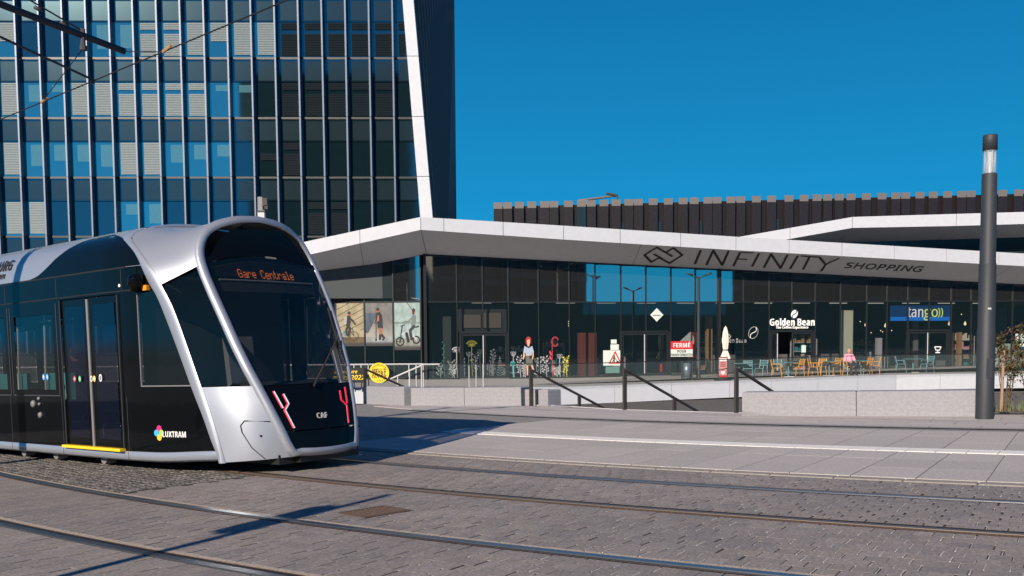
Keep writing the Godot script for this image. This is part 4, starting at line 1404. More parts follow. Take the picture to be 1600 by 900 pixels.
	for i in [1, 2]: dup(hr, "stair_handrail", labs[i], Transform3D(Basis(), heads[i]))
	dup(hr, "stair_handrail", "dark handrail at the left, sloping in front of the yellow round sign", Transform3D(Basis(), Vector3(-4.9, -0.02, -32.0)))

func brown() -> Material:
	M.post_brown = mat(lin(0.055, 0.047, 0.043), 0.5, 0.2)
	return M.post_brown

# ---------------------------------------------------------------- what stands behind the viewer and shows in the glass
func make_behind():
	for e in [["glass_office_block", "dark office block behind the viewer, mirrored at the left of the pavilion", Vector3(36, 0, 52), Vector3(26, 26, 18)], ["glass_office_block", "dark office block behind the viewer, mirrored at the right of the pavilion", Vector3(104.7, 0, 31.8), Vector3(60, 22, 18), 0.592], ["high_rise", "tall dark high-rise far behind the viewer, mirrored in the tower", Vector3(-58, 0, 205), Vector3(54, 93, 20)]]:
		var b := thing(e[0], e[1], "building", Transform3D(Basis(Vector3.UP, PI + (e[4] if e.size() > 4 else 0.0)), e[2]))
		var s: Vector3 = e[3]
		var st := mb()
		box(st, Vector3(0, s.y / 2, 0), s)
		part(b, "wall", done(st), M.far_wall)
		var n := int(s.y / 4)
		for i in n:
			st = mb()
			box(st, Vector3(0, i * 4.0 + 1.0, s.z / 2 + 0.1), Vector3(s.x, 0.9, 0.2))
			part(b, "floor_band", done(st), M.far_band)
		var c := int(s.x / 3)
		st = mb()
		for i in c: box(st, Vector3(-s.x / 2 + (i + 0.5) * 3, s.y / 2, s.z / 2 + 0.15), Vector3(0.25, s.y, 0.3))
		part(b, "fins", done(st), M.far_band)
	var h := thing("low_hall", "long low hall behind the viewer, mirrored in the tram's side", "building", Transform3D(Basis(), Vector3(-20, 0, 80)))
	var st2 := mb()
	box(st2, Vector3(0, 2.5, 0), Vector3(230, 5.6, 10))
	part(h, "wall", done(st2), M.bronze)
	st2 = mb()
	box(st2, Vector3(90, 4.5, 5), Vector3(120, 9.5, 8))
	part(h, "wing", done(st2), M.far_wall)
	for i in 9:
		var t := thing("street_tree", "leafy street tree of the row behind the viewer, mirrored in the tram", "tree", Transform3D(Basis(Vector3.UP, i * 1.3), Vector3(-46 + i * 9.0 + rng.randf_range(-2, 2), 0, 44 + rng.randf_range(-4, 4))), "street trees mirrored in the tram")
		var s := mb()
		tube(s, Vector3.ZERO, Vector3(0, 2.6, 0), 0.16, 0.1, 7)
		var tips := []
		for k in 9:
			var a := k * 2.4
			var p := Vector3(cos(a) * 1.4, 3.2 + k * 0.28, sin(a) * 1.4)
			tube(s, Vector3(0, 1.7 + k * 0.2, 0), p, 0.06, 0.02, 5)
			tips.append(p)
		part(t, "trunk", done(s), M.bark)
		s = mb()
		for k in 260:
			var p: Vector3 = tips[k % 9] + Vector3(rng.randfn(0, 0.5), rng.randfn(0, 0.5), rng.randfn(0, 0.5))
			var u := Vector3(rng.randf_range(-1, 1), rng.randf_range(-1, 1), rng.randf_range(-1, 1)).normalized() * 0.12
			var w := u.cross(Vector3(0.3, 1, 0.2)).normalized() * 0.08
			quad(s, p - u, p - w, p + u, p + w)
		part(t, "crown", done(s), M.leaf)
	for e in [["street lamp behind the viewer, mirrored large beside the dark block in the pavilion glass", 29.9, -10.0, 11.9, 4.4], ["street lamp behind the viewer, mirrored small in the sky strip of the pavilion glass", 43.9, -30.0, 12.6, 3.4]]:
		var l := thing("double_street_lamp", e[0], "street lamp", Transform3D(Basis(Vector3.UP, 0.4), Vector3(e[1], 0, -e[2])), "double street lamps behind the viewer")
		var s := mb(true)
		tube(s, Vector3.ZERO, Vector3(0, e[3], 0), 0.16, 0.09, 10)
		part(l, "pole", done(s), M.far_wall)
		for sd in [-1, 1]:
			s = mb(true)
			tube(s, Vector3(0, e[3] - 0.3, 0), Vector3(sd * e[4] * 0.3, e[3] + 0.1, 0), 0.09, 0.07)
			tube(s, Vector3(sd * e[4] * 0.3, e[3] + 0.1, 0), Vector3(sd * e[4] * 0.5, e[3] + 0.35, 0), 0.22, 0.14)
			part(l, "arm", done(s), M.far_wall)

# ---------------------------------------------------------------- tram
# tram axes: x forwards along the car, y up, z towards the near side; origin on the track below the nose
var S1 := [[0.1, -0.45], [0.2, -0.47], [0.64, -0.59], [1.08, -0.75], [1.54, -0.93], [2.06, -1.15], [2.37, -1.34], [2.56, -1.48], [2.71, -1.64], [2.89, -1.87], [3.03, -2.11], [3.1, -2.16]]
var S1IN := [[0.1, -0.53], [0.29, -0.56], [0.35, -0.6], [0.7, -0.73], [1.06, -0.89], [1.56, -1.1], [2.07, -1.33], [2.26, -1.43], [2.38, -1.52], [2.55, -1.63], [2.72, -1.76], [2.88, -1.96], [3.05, -2.31], [3.1, -2.42]]
var PROF := [Vector2(1.4, 0.1), Vector2(1.4, 2.36), Vector2(1.4, 2.47), Vector2(1.383, 2.64), Vector2(1.35, 2.76), Vector2(1.3, 2.9), Vector2(1.22, 3.02), Vector2(1.12, 3.11), Vector2(0.98, 3.18), Vector2(0.8, 3.235), Vector2(0.55, 3.275), Vector2(0.28, 3.295), Vector2(0, 3.3)]
# windscreen frame, outer line: [height, half width, x]
var S2 := [[0.2, 0.53, 0.11], [0.3, 0.59, 0.077], [0.5, 0.65, 0.025], [0.74, 0.72, -0.065], [1.0, 0.785, -0.18], [1.3, 0.862, -0.315], [1.6, 0.91, -0.465], [1.9, 0.943, -0.613], [2.2, 0.968, -0.776], [2.5, 0.978, -0.945], [2.7, 0.965, -1.045], [2.8, 0.943, -1.085], [2.9, 0.908, -1.115], [3.0, 0.855, -1.13], [3.1, 0.765, -1.137], [3.15, 0.69, -1.133], [3.2, 0.595, -1.115], [3.25, 0.46, -1.092], [3.29, 0.28, -1.075], [3.31, 0.0, -1.065]]

var TAPER := [[-2.5, 0.0], [-2.0, 0.03], [-1.6, 0.085], [-1.3, 0.14], [-1.0, 0.195], [-0.66, 0.27], [-0.4, 0.365], [-0.2, 0.47]]
func narrow(x: float) -> float: return 1.0 - tab(TAPER, x) / 1.4   # the car narrows towards the nose
func side_z(x: float, h: float) -> float: return prof_b(h) * narrow(x)

func prof_b(h: float) -> float:
	for i in PROF.size() - 1:
		if h <= PROF[i + 1].y: return lerpf(PROF[i].x, PROF[i + 1].x, clampf((h - PROF[i].y) / (PROF[i + 1].y - PROF[i].y), 0, 1))
	return 0.0

func s2w(h: float) -> float: return tab(S2.map(func(e): return [e[0], e[1]]), h)
func s2a(h: float) -> float: return tab(S2.map(func(e): return [e[0], e[2]]), h)

var S2W := []
var S2A := []
var prof_top := []
var s2_top := []

func rail1(v: float) -> Vector3:
	var h := 0.0
	if v <= 1: h = lerpf(0.16, 1.09, v)
	elif v <= 2: h = lerpf(1.09, 2.36, v - 1)
	else:
		var p: Vector2 = along(prof_top, v - 2)
		var sx := tab(S1, p.y)
		return Vector3(sx, p.y, p.x * narrow(sx))
	return Vector3(tab(S1, h), h, side_z(tab(S1, h), h))

func rail2(v: float) -> Vector3:
	var h := 0.0
	if v <= 1: h = lerpf(0.2, 1.09, v)
	elif v <= 2: h = lerpf(1.09, 2.58, v - 1)
	else: return along(s2_top, v - 2)
	return Vector3(tab(S2A, h), h, tab(S2W, h))

func flank(s: float, v: float, side: float) -> Vector3:
	var p := rail1(v).lerp(rail2(v), s)
	var dip := sin(PI * s) * 0.11 * smoothstep(2.0, 3.0, v)
	var inward := Vector3(0, 0, -1).lerp(Vector3(0, -1, 0), smoothstep(2.1, 2.8, v)).normalized()
	p += inward * dip
	# belly out a little below the window so that the cheek is rounded
	if v < 1: p += Vector3(0.05, 0, 0.04) * sin(PI * s) * (1.0 - v * 0.6)
	p.z *= side
	return p

func inner2(k: float) -> Vector3:   # the frame's inner line as a closed loop parameter 0..1 from near bottom over the top; see loop()
	return Vector3.ZERO

func mask(b: float, h: float) -> Vector3:   # the dark front surface inside the frame
	var w := maxf(tab(S2W, h), 0.05)
	return Vector3(tab(S2A, h) + 0.05 + 0.085 * (1.0 - pow(clampf(b / w, -1, 1), 2)), h, b)

func mask_n(b: float, h: float) -> Vector3:
	var e := 0.01
	var u := mask(b + e, h) - mask(b - e, h)
	var v := mask(b, h + e) - mask(b, h - e)
	return v.cross(u).normalized() if v.cross(u).x > 0 else u.cross(v).normalized()

func front_frame(b: float, h: float, lift := 0.006) -> Transform3D:   # x across as read from the front, y up the glass, z outwards
	var n := mask_n(b, h)
	var x := (mask(b - 0.02, h) - mask(b + 0.02, h)).normalized()
	return Transform3D(Basis(x, n.cross(x).normalized(), n), mask(b, h) + n * lift)

func wall_cells(st: SurfaceTool, xs: Array, ys: Array, holes: Array, z: float, flip: float):
	for i in xs.size() - 1:
		for j in ys.size() - 1:
			var cx: float = (xs[i] + xs[i + 1]) / 2
			var cy: float = (ys[j] + ys[j + 1]) / 2
			var skip := false
			for h in holes:
				if cx > h[0] and cx < h[1] and cy > h[2] and cy < h[3]: skip = true
			if skip: continue
			var z0: float = z * narrow(xs[i])
			var z1: float = z * narrow(xs[i + 1])
			if flip > 0: quad(st, Vector3(xs[i], ys[j], z0), Vector3(xs[i + 1], ys[j], z1), Vector3(xs[i + 1], ys[j + 1], z1), Vector3(xs[i], ys[j + 1], z0))
			else: quad(st, Vector3(xs[i + 1], ys[j], -z1), Vector3(xs[i], ys[j], -z0), Vector3(xs[i], ys[j + 1], -z0), Vector3(xs[i + 1], ys[j + 1], -z1))

func side_patch(st: SurfaceTool, x0: float, h0: float, h1: float, side: float, off := 0.0):   # from x0 forward to the slanted frame
	var rows := []
	for k in 7:
		var h := lerpf(h0, h1, k / 6.0)
		var row := []
		for j in 7:
			var x := lerpf(x0, tab(S1IN, h), j / 6.0)
			row.append(Vector3(x, h, (side_z(x, h) + off) * side))
		if side < 0: row.reverse()
		rows.append(row)
	sheet(st, rows)

func side_line(st: SurfaceTool, x0: float, x1: float, h: float, thick: float, deep: float, side: float, off := 0.0):
	var n := 24
	for k in n:
		var a := lerpf(x0, x1, float(k) / n)
		var b := lerpf(x0, x1, float(k + 1) / n)
		var p := Vector3(a, h, (side_z(a, h) + off) * side)
		var q := Vector3(b, h, (side_z(b, h) + off) * side)
		var d := q - p
		box(st, (p + q) / 2, Vector3(d.length(), thick, deep), Basis(Vector3.UP, -atan2(d.z, d.x)))

func make_tram():
	S2W = S2.map(func(e): return [e[0], e[1]])
	S2A = S2.map(func(e): return [e[0], e[2]])
	prof_top = PROF.slice(1)
	s2_top = [Vector3(tab(S2A, 2.58), 2.58, tab(S2W, 2.58))]
	for e in S2:
		if e[0] > 2.6: s2_top.append(Vector3(e[2], e[0], e[1]))
	var xa := Vector3(0.78283198, 0.01409098, -0.62207358)
	xa = xa.normalized()
	var up := Vector3(-0.01799708, 0.99983804, 0)
	var B := Basis(xa, up, xa.cross(up).normalized())
	# the measured axis has z away from the viewer as negative
	xa = Vector3(0.78283198, 0.01409098, 0.62207358).normalized()
	B = Basis(xa, up, xa.cross(up).normalized())
	var T := thing("tram", "black and silver tram with a round arched nose and an amber destination display", "tram", Transform3D(B, Vector3(-2.48924, -0.04481, -12.24614)))
	const BACK := -17.0
	var W := 1.4
	# openings in the side: windows and doors
	var wins := [[-5.1, -3.93], [-6.75, -5.42], [-8.3, -7.0], [-11.7, -10.4], [-13.3, -11.95], [-14.9, -13.55]]
	var drs := [[-3.7, -2.18], [-10.2, -8.6]]
	for side in [1.0, -1.0]:
		var xs := [BACK, -2.45, -2.05, -1.92, -1.78]
		var holes := []
		for w in wins:
			xs.append(w[0]); xs.append(w[1])
			holes.append([w[0], w[1], 1.06, 2.13])
		for w in drs:
			xs.append(w[0]); xs.append(w[1])
			holes.append([w[0], w[1], 0.27, 2.31])
		xs.sort()
		var st := mb()
		wall_cells(st, xs, [0.26, 0.27, 1.06, 2.13, 2.31, 2.33], holes, W, side)
		wall_cells(st, [BACK, -2.5, -2.25, -2.0, -1.78], [2.345, 2.625], [], W - 0.004, side)
		# in front of the last door: up to the slanted silver frame
		for rg in [[0.26, 1.1], [2.3, 2.33], [2.345, 2.625]]: side_patch(st, -1.78, rg[0], rg[1], side)
		part(T, "side_panel", done(st), M.gloss_black)
		# driver's side window
		st = mb()
		side_patch(st, -1.77, 1.115, 2.3, side)
		part(T, "cab_window", done(st), M.tram_glass)
		st = mb()
		box(st, Vector3(-1.78, 1.7, side_z(-1.78, 1.7) * side), Vector3(0.015, 1.2, 0.02))
		side_line(st, -1.78, -0.9, 1.107, 0.014, 0.02, side)
		part(T, "window_trim", done(st), M.mid_grey)
		for w in wins:
			st = mb()
			quad(st, Vector3(w[0], 1.06, (W - 0.015) * side), Vector3(w[1], 1.06, (W - 0.015) * side), Vector3(w[1], 2.13, (W - 0.015) * side), Vector3(w[0], 2.13, (W - 0.015) * side))
			part(T, "window", done(st), M.tram_glass)
			st = mb()
			var a: float = w[0] - 0.12
			var b: float = w[1] + 0.12
			for e in [[a, 1.62, 0.014, 1.3], [b, 1.62, 0.014, 1.3], [(a + b) / 2, 0.975, b - a, 0.014]]: box(st, Vector3(e[0], e[1], (W + 0.002) * side), Vector3(e[2], e[3], 0.008))
			part(T, "window_trim", done(st), M.dark_grey)
		for w in drs:
			var mid: float = (w[0] + w[1]) / 2 - 0.03
			for lf in [[w[0] + 0.015, mid - 0.03], [mid + 0.03, w[1] - 0.015]]:
				st = mb()
				var a: float = lf[0]
				var b: float = lf[1]
				wall_cells(st, [a, a + 0.1, b - 0.1, b], [0.285, 0.4, 2.2, 2.295], [[a + 0.1, b - 0.1, 0.4, 2.2]], W - 0.02, side)
				var d := part(T, "door", done(st), M.gloss_black)
				st = mb()
				quad(st, Vector3(a + 0.1, 0.4, (W - 0.02) * side), Vector3(b - 0.1, 0.4, (W - 0.02) * side), Vector3(b - 0.1, 2.2, (W - 0.02) * side), Vector3(a + 0.1, 2.2, (W - 0.02) * side))
				part(d, "door_pane", done(st), M.door_glass)
			st = mb()
			box(st, Vector3(mid, 1.28, (W - 0.02) * side), Vector3(0.05, 2.0, 0.03))
			part(T, "door_seal", done(st), M.mid_grey)
			st = mb()
			for x in [w[0], w[1]]: box(st, Vector3(x, 1.28, W * side), Vector3(0.012, 2.04, 0.012))
			part(T, "door_trim", done(st), M.dark_grey)
			st = mb()
			box(st, Vector3((w[0] + w[1]) / 2, 0.275, (W + 0.03) * side), Vector3(w[1] - w[0] + 0.02, 0.035, 0.08))
			part(T, "door_step", done(st), M.yellow)
		# gutter line and window band line
		st = mb()
		side_line(st, BACK, -2.5, 2.635, 0.022, 0.025, side, -0.002); side_line(st, -2.5, -2.02, 2.635, 0.022, 0.025, side, -0.002)
		side_line(st, BACK, -2.5, 2.337, 0.016, 0.012, side, -0.002); side_line(st, -2.5, -1.52, 2.337, 0.016, 0.012, side, -0.002)
		part(T, "gutter", done(st), M.black)
		# silver skirt
		st = mb(true)
		var rows := []
		for e in [[0.13, -0.05], [0.15, 0.0], [0.16, 0.012], [0.25, 0.012], [0.26, 0.0]]:
			var row := []
			for k in 33:
				var x := lerpf(BACK, -3.0, k / 8.0) if k < 8 else lerpf(-3.0, -0.54, (k - 8) / 24.0)
				row.append(Vector3(x, e[0] + 0.04 * smoothstep(-1.6, -0.5, x), (W * narrow(x) + e[1]) * side))
			if side < 0: row.reverse()
			rows.append(row)
		sheet(st, rows)
		part(T, "skirt", done(st), M.silver)
		# upright panel seams
		for x in [-5.35, -3.78, -2.1, -6.86, -8.42, -10.3, -8.5]:
			st = mb()
			box(st, Vector3(x, 0.62, (W * narrow(x) + 0.0) * side), Vector3(0.007, 0.7, 0.004)); box(st, Vector3(x, 2.48, (W * narrow(x) - 0.004) * side), Vector3(0.007, 0.26, 0.005)); box(st, Vector3(x, 0.205, (W * narrow(x) + 0.012) * side), Vector3(0.006, 0.1, 0.006))
			part(T, "panel_seam", done(st), M.dark_grey)
		# slanted silver frame round the black side
		st = mb(true)
		rows = []
		for k in 41:
			var h: float = lerpf(0.15, 2.36, k / 24.0) if k <= 24 else along(prof_top, (k - 24) / 16.0 * 0.52).y
			var z := prof_b(h)
			var ai := tab(S1IN, h)
			var ao := tab(S1, h)
			var zi := z * narrow(ai)
			var zo := z * narrow(ao)
			var row := [Vector3(ai, h, (zi - 0.01) * side), Vector3(ai, h, (zi + 0.018) * side), Vector3(ai + 0.015, h, (zi + 0.026) * side), Vector3(lerpf(ai, ao, 0.75), h, (lerpf(zi, zo, 0.75) + 0.022) * side), Vector3(ao, h, (zo + 0.004) * side)]
			if side < 0: row.reverse()
			rows.append(row)
		sheet(st, rows)
		part(T, "side_frame", done(st), M.silver)
		# cheek below, quarter window, shell above
		for pc in [["cheek_panel", 0.0, 0.994, M.silver], ["quarter_window", 1.008, 1.985, M.quarter_glass]]:
			st = mb(true)
			rows = []
			for k in 13:
				var row := []
				var v := lerpf(pc[1], pc[2], k / 12.0)
				for j in 9:
					var s := lerpf(0.0 if pc[3] == M.silver else 0.015, 1.0 if pc[3] == M.silver else 0.985, j / 8.0)
					row.append(flank(s, v, side))
				if side < 0: row.reverse()
				rows.append(row)
			sheet(st, rows)
			part(T, pc[0], done(st), pc[3])
		# tow cover outline on the cheek
		st = mb()
		var path := [[0.62, -0.0], [0.5, 0.17], [0.43, 0.38], [0.45, 0.47], [0.55, 0.53], [0.99, 0.5]]
		for k in path.size() - 1:
			var p0 := flank(path[k][0], maxf(path[k][1], 0.01), side)
			var p1 := flank(path[k + 1][0], path[k + 1][1], side)
			tube(st, p0, p1, 0.008, -1, 5)
		part(T, "tow_cover_seam", done(st), M.black)
		st = mb()
		var lk := flank(0.72, 0.32, side)
		box(st, lk + Vector3(0.005, 0, 0.005 * side), Vector3(0.02, 0.02, 0.02))
		part(T, "lock", done(st), M.black)
	# nose shell over the roof, near side to far side
	var st3 := mb(true)
	var rws := []
	for k in 49:
		var q := k / 24.0 - 1.0   # -1 far .. 1 near
		var v := 3.0 - absf(q) * 0.99
		var sd := 1.0 if q >= 0 else -1.0
		var row := []
		for j in 17: row.append(flank(j / 16.0, v, sd))
		row.reverse()
		rws.append(row)
	sheet(st3, rws)
	part(T, "nose_shell", done(st3), M.silver)
	st3 = mb()
	for k in 12:
		var a0 := -0.9 + 1.8 * k / 12
		var a1 := -0.9 + 1.8 * (k + 1) / 12
		var f0 := flank(0.02 + 0.3 * (1 - a0 * a0), 2.99 - 0.5 * absf(a0), signf(a0 + 0.001))
		var f1 := flank(0.02 + 0.3 * (1 - a1 * a1), 2.99 - 0.5 * absf(a1), signf(a1 + 0.001))
		tube(st3, f0, f1, 0.007, -1, 5)
	part(T, "roof_seam", done(st3), M.dark_grey)
	# roof
	st3 = mb(true)
	rws = []
	for i in range(3, PROF.size()): rws.append(PROF[i])
	var full := []
	for p in rws: full.append(p)
	for i in range(rws.size() - 2, -1, -1): full.append(Vector2(-rws[i].x, rws[i].y))
	var rr := []
	for k in 40:
		var row := []
		for p in full:
			var fr := tab(S1IN, p.y)
			var x := lerpf(BACK, -4.0, k / 12.0) if k < 12 else lerpf(-4.0, fr, (k - 12) / 27.0)
			row.append(Vector3(x, p.y, p.x * narrow(x)))
		row.reverse()
		rr.append(row)
	sheet(st3, rr)
	part(T, "roof", done(st3), M.silver)
	# black arched panel on the cove, near and far
	var arch := [[-4.56, 2.645], [-4.35, 2.68], [-4.16, 2.76], [-3.95, 2.885], [-3.79, 2.985], [-3.6, 3.08], [-3.4, 3.14], [-3.0, 3.17], [-2.66, 3.13], [-2.36, 3.06]]
	for side in [1.0, -1.0]:
		st3 = mb(true)
		var rows := []
		for k in 41:
			var x := lerpf(-4.56, -1.73, k / 40.0)
			var top := tab(arch, x) if x < -2.36 else 3.06
			if x >= -2.3:
				# follow the slanted frame down
				for i in 60:
					if tab(S1IN, 3.06 - i * 0.007) > x + 0.01:
						top = 3.06 - i * 0.007
						break
			var row := []
			for j in 9:
				var h := lerpf(2.645, maxf(top, 2.646), j / 8.0)
				row.append(Vector3(x, h + 0.004, (side_z(x, h) + 0.006) * side))
			rows.append(row)
		if side > 0: rows.reverse()
		sheet(st3, rows)
		part(T, "arched_panel", done(st3), M.gloss_black)
	# windscreen frame: a closed band
	var loop := []
	for k in 41: loop.append(rail2_h(k / 40.0))
	var ring_pts := []
	for p in loop: ring_pts.append(p)
	for i in range(loop.size() - 2, -1, -1): ring_pts.append(Vector3(loop[i].x, loop[i].y, -loop[i].z))
	for e in [[-0.42, 0.165, 0.15], [-0.25, 0.155, 0.2], [0.0, 0.15, 0.225], [0.25, 0.155, 0.2], [0.42, 0.165, 0.15]]: ring_pts.append(Vector3(e[2], e[1] + 0.04, e[0]))
	st3 = mb(true)
	var bands := [[], [], [], [], []]
	var n2 := ring_pts.size()
	for i in n2 + 1:
		var p: Vector3 = ring_pts[i % n2]
		var a: Vector3 = ring_pts[(i + n2 - 1) % n2]
		var c: Vector3 = ring_pts[(i + 1) % n2]
		var tdir := Vector2(c.z - a.z, c.y - a.y).normalized()
		var inw := Vector2(tdir.y, -tdir.x)
		if inw.dot(Vector2(-p.z, 1.6 - p.y)) < 0: inw = -inw
		var iv := Vector3(0, inw.y, inw.x)
		bands[0].append(p - iv * 0.004 + Vector3(-0.02, 0, 0))
		bands[1].append(p + Vector3(0.02, 0, 0))
		bands[2].append(p + iv * 0.03 + Vector3(0.06, 0, 0))
		bands[3].append(p + iv * 0.085 + Vector3(0.085, 0, 0))
		bands[4].append(p + iv * 0.1 + Vector3(0.05, 0, 0))
	sheet(st3, bands)
	part(T, "windscreen_frame", done(st3), M.silver)
	# dark front: arch top, windscreen, lower panel, bumper panel
	for pc in [["upper_mask", 3, M.gloss_black], ["windscreen", 2, M.shield_glass], ["lower_mask", 1, M.gloss_black], ["bumper_panel", 0, M.gloss_black]]:
		st3 = mb(true)
		var rows := []
		var lohi := [[0.27, 0.505], [0.518, 1.075], [1.085, 0.0], [0.0, 3.2]]
		for k in 15:
			var row := []
			for j in 21:
				var u := j / 10.0 - 1.0
				var seam := 2.765 - 0.135 * u * u
				var lo: float = lohi[pc[1]][0]
				var hi: float = lohi[pc[1]][1]
				if pc[1] == 2: hi = seam - 0.006
				if pc[1] == 3:
					lo = seam + 0.006
					hi = 3.2 - 0.62 * pow(absf(u), 2.4) if absf(u) < 0.999 else 2.7
					hi = maxf(hi, lo + 0.001)
				if pc[1] == 0: lo += 0.05 * pow(absf(u), 6)
				var h := lerpf(lo, hi, k / 14.0)
				var w := tab(S2W, h) - 0.075
				if pc[1] == 3:
					w = tab(S2W, 2.72) - 0.075
					w = minf(w, maxf(tab(S2W, h) - 0.06, 0.02)) if absf(u) > 0.98 else w
				row.append(mask(-u * w, h))
			rows.append(row)
		sheet(st3, rows)
		part(T, pc[0], done(st3), pc[2])
	# seam shadows behind the gaps
	# lamps: zigzag strips on both sides
	for sd in [1.0, -1.0]:
		for line_ in [[[0.575, 1.01], [0.52, 0.8]], [[0.455, 0.97], [0.425, 0.85], [0.5, 0.775], [0.44, 0.55]]]:
			st3 = mb()
			var sr := mb()
			for k in line_.size() - 1:
				var p0 := front_frame(sd * line_[k][0], line_[k][1], 0.0)
				var p1 := front_frame(sd * line_[k + 1][0], line_[k + 1][1], 0.0)
				tube(st3, p0.origin, p1.origin, 0.012 if sd > 0 else 0.008, -1, 6)
				var of: Vector3 = p0.basis.x * -0.016 * (1.0 if sd > 0 else -1.0)
				tube(sr, p0.origin + of, p1.origin + of, 0.01 if sd > 0 else 0.007, -1, 6)
			var hl := part(T, "headlight", done(st3), M.head_white if sd > 0 else M.head_red)
			part(hl, "red_edge", done(sr), M.head_red)
	text(T, "lettering", "CAF", 0.1, M.light_grey, front_frame(-0.01, 0.675), "Droid Sans", 700)
	# destination display as lit dots
	var font := {"G": "01110100011000010111100011000101110", "a": "00000000000111000001011111000101111", "r": "00000000001011011001100001000010000", "e": "00000000000111010001111111000001110", "C": "01110100011000010000100001000101110", "n": "00000000001011011001100011000110001", "t": "01000010001110001000010000100100110", "l": "01100001000010000100001000010001110"}
	st3 = mb()
	var msg := "Gare Centrale"
	for i in msg.length():
		if not font.has(msg[i]): continue
		for y in 7:
			for x in 5:
				if font[msg[i]][y * 5 + x] == "1":
					var fx := front_frame(0.46 - (i * 5.6 + x) * 0.01235, 2.585 - y * 0.0165, -0.03)
					box(st3, fx.origin, Vector3(0.0098, 0.0118, 0.003), fx.basis)
	var disp := part(T, "destination_display", done(st3), M.led)
	# lightbar and blind below the display
	st3 = mb()
	for k in 10:
		var b0 := 0.75 - k * 0.15
		tube(st3, mask(b0, 2.43) + Vector3(-0.05, 0, 0), mask(b0 - 0.15, 2.43) + Vector3(-0.05, 0, 0), 0.012, -1, 6)
	part(T, "sun_visor_rail", done(st3), M.light_grey)
	st3 = mb()
	var vr := []
	for h in [2.28, 2.42]:
		var row := []
		for k in 11: row.append(mask(-0.75 + k * 0.15, h) + Vector3(-0.07, 0, 0))
		vr.append(row)
	sheet(st3, vr)
	part(T, "sun_visor", done(st3), M.dark_grey)
	st3 = mb()
	var vb := []
	for h in [2.47, 2.75]:
		var row := []
		for k in 11: row.append(mask(-0.8 + k * 0.16, h) + Vector3(-0.06, 0, 0))
		vb.append(row)
	sheet(st3, vb)
	part(T, "display_backing", done(st3), M.black)
	# wipers
	for pts in [[[-0.01, 1.04], [-0.3, 1.3], [-0.74, 1.66]]]:
		st3 = mb()
		for k in 2:
			tube(st3, front_frame(pts[k][0], pts[k][1], 0.03).origin, front_frame(pts[k + 1][0], pts[k + 1][1], 0.03).origin, 0.016 - 0.004 * k, -1, 6)
		var wp := part(T, "wiper", done(st3), M.rubber)
		st3 = mb()
		tube(st3, front_frame(pts[2][0] + 0.05, pts[2][1] - 0.35, 0.015).origin, front_frame(pts[2][0] - 0.05, pts[2][1] + 0.42, 0.015).origin, 0.01, -1, 5)
		part(wp, "wiper_blade", done(st3), M.rubber)
	# camera pod and amber repeater
	st3 = mb(true)
	lathe(st3, [Vector2(0.001, -0.14), Vector2(0.07, -0.12), Vector2(0.11, -0.03), Vector2(0.12, 0.03), Vector2(0.1, 0.08), Vector2(0.001, 0.1)], Vector3(-1.72, 2.43, 1.38), 18)
	part(T, "camera_pod", done(st3), M.gloss_black)
	st3 = mb()
	box(st3, Vector3(-1.6, 2.35, 1.325), Vector3(0.09, 0.065, 0.05))
	part(T, "indicator", done(st3), M.amber)
	# door stickers and buttons
	for e in [[-3.38, 1.21, 0.042, "red"], [-3.24, 1.21, 0.042, "sticker_green"], [-2.93, 1.21, 0.042, "white"], [-2.85, 1.21, 0.042, "yellow"], [-2.69, 1.22, 0.05, "white"], [-4.27, 1.24, 0.045, "sticker_blue"], [-4.16, 1.24, 0.045, "sticker_blue"]]:
		if not M.has(e[3]): M[e[3]] = mat(lin(0.1, 0.45, 0.2) if e[3] == "sticker_green" else lin(0.08, 0.35, 0.75), 0.5)
		st3 = mb()
		disc2(st3, Vector2(e[0], e[1]), e[2] * 0.8, e[2], flat_at(W + 0.003), 18)
		var sk := part(T, "sticker", done(st3), M[e[3]])
		st3 = mb()
		disc2(st3, Vector2(e[0], e[1]), e[2] * 0.5, e[2] * 0.66, flat_at(W + 0.006), 14)
		part(sk, "sticker_field", done(st3), M.ink if e[3] == "white" else M.white)
		st3 = mb()
		box(st3, Vector3(e[0], e[1], W + 0.008), Vector3(0.012, 0.05, 0.002))
		part(sk, "sticker_sign", done(st3), M.white if e[3] == "white" else M[e[3]])
	for e in [[-4.62, 0.85, 0.06], [-4.43, 0.93, 0.03], [-4.42, 0.85, 0.025], [-4.42, 0.69, 0.05]]:
		st3 = mb(true)
		tube(st3, Vector3(e[0], e[1], W), Vector3(e[0], e[1], W + 0.03), e[2], e[2] * 0.7, 14)
		part(T, "socket_cover", done(st3), M.mid_grey)
	st3 = mb()
	box(st3, Vector3(-2.13, 2.41, W - 0.016), Vector3(0.045, 0.035, 0.004))
	part(T, "number_plate", done(st3), M.white)
	# emblem and name
	var petals := [[-1.5, 0.565], [-1.46, 0.51], [-1.5, 0.455], [-1.545, 0.51]]
	var pc2 := [lin(0.8, 0.02, 0.2), lin(0.3, 0.65, 0.05), lin(0.9, 0.5, 0.03), lin(0.05, 0.45, 0.8)]
	var tilt := Basis(Vector3.UP, 0.185)
	for i in 4:
		st3 = mb()
		disc2(st3, Vector2.ZERO, 0.042, 0.042, flat_at(0.0), 16)
		part(T, "emblem_petal", done(st3), mat(pc2[i], 0.5), Transform3D(tilt, Vector3(petals[i][0], petals[i][1], side_z(petals[i][0], 0.5) + 0.005 + i * 0.0015)))
	text(T, "lettering", "LUXTRAM", 0.1, M.white, Transform3D(tilt.scaled(Vector3(0.9, 1, 1)), Vector3(-1.24, 0.495, side_z(-1.24, 0.5) + 0.006)), "Droid Sans", 700, 0.004)
	var cove := Basis(Vector3.RIGHT, -0.42)
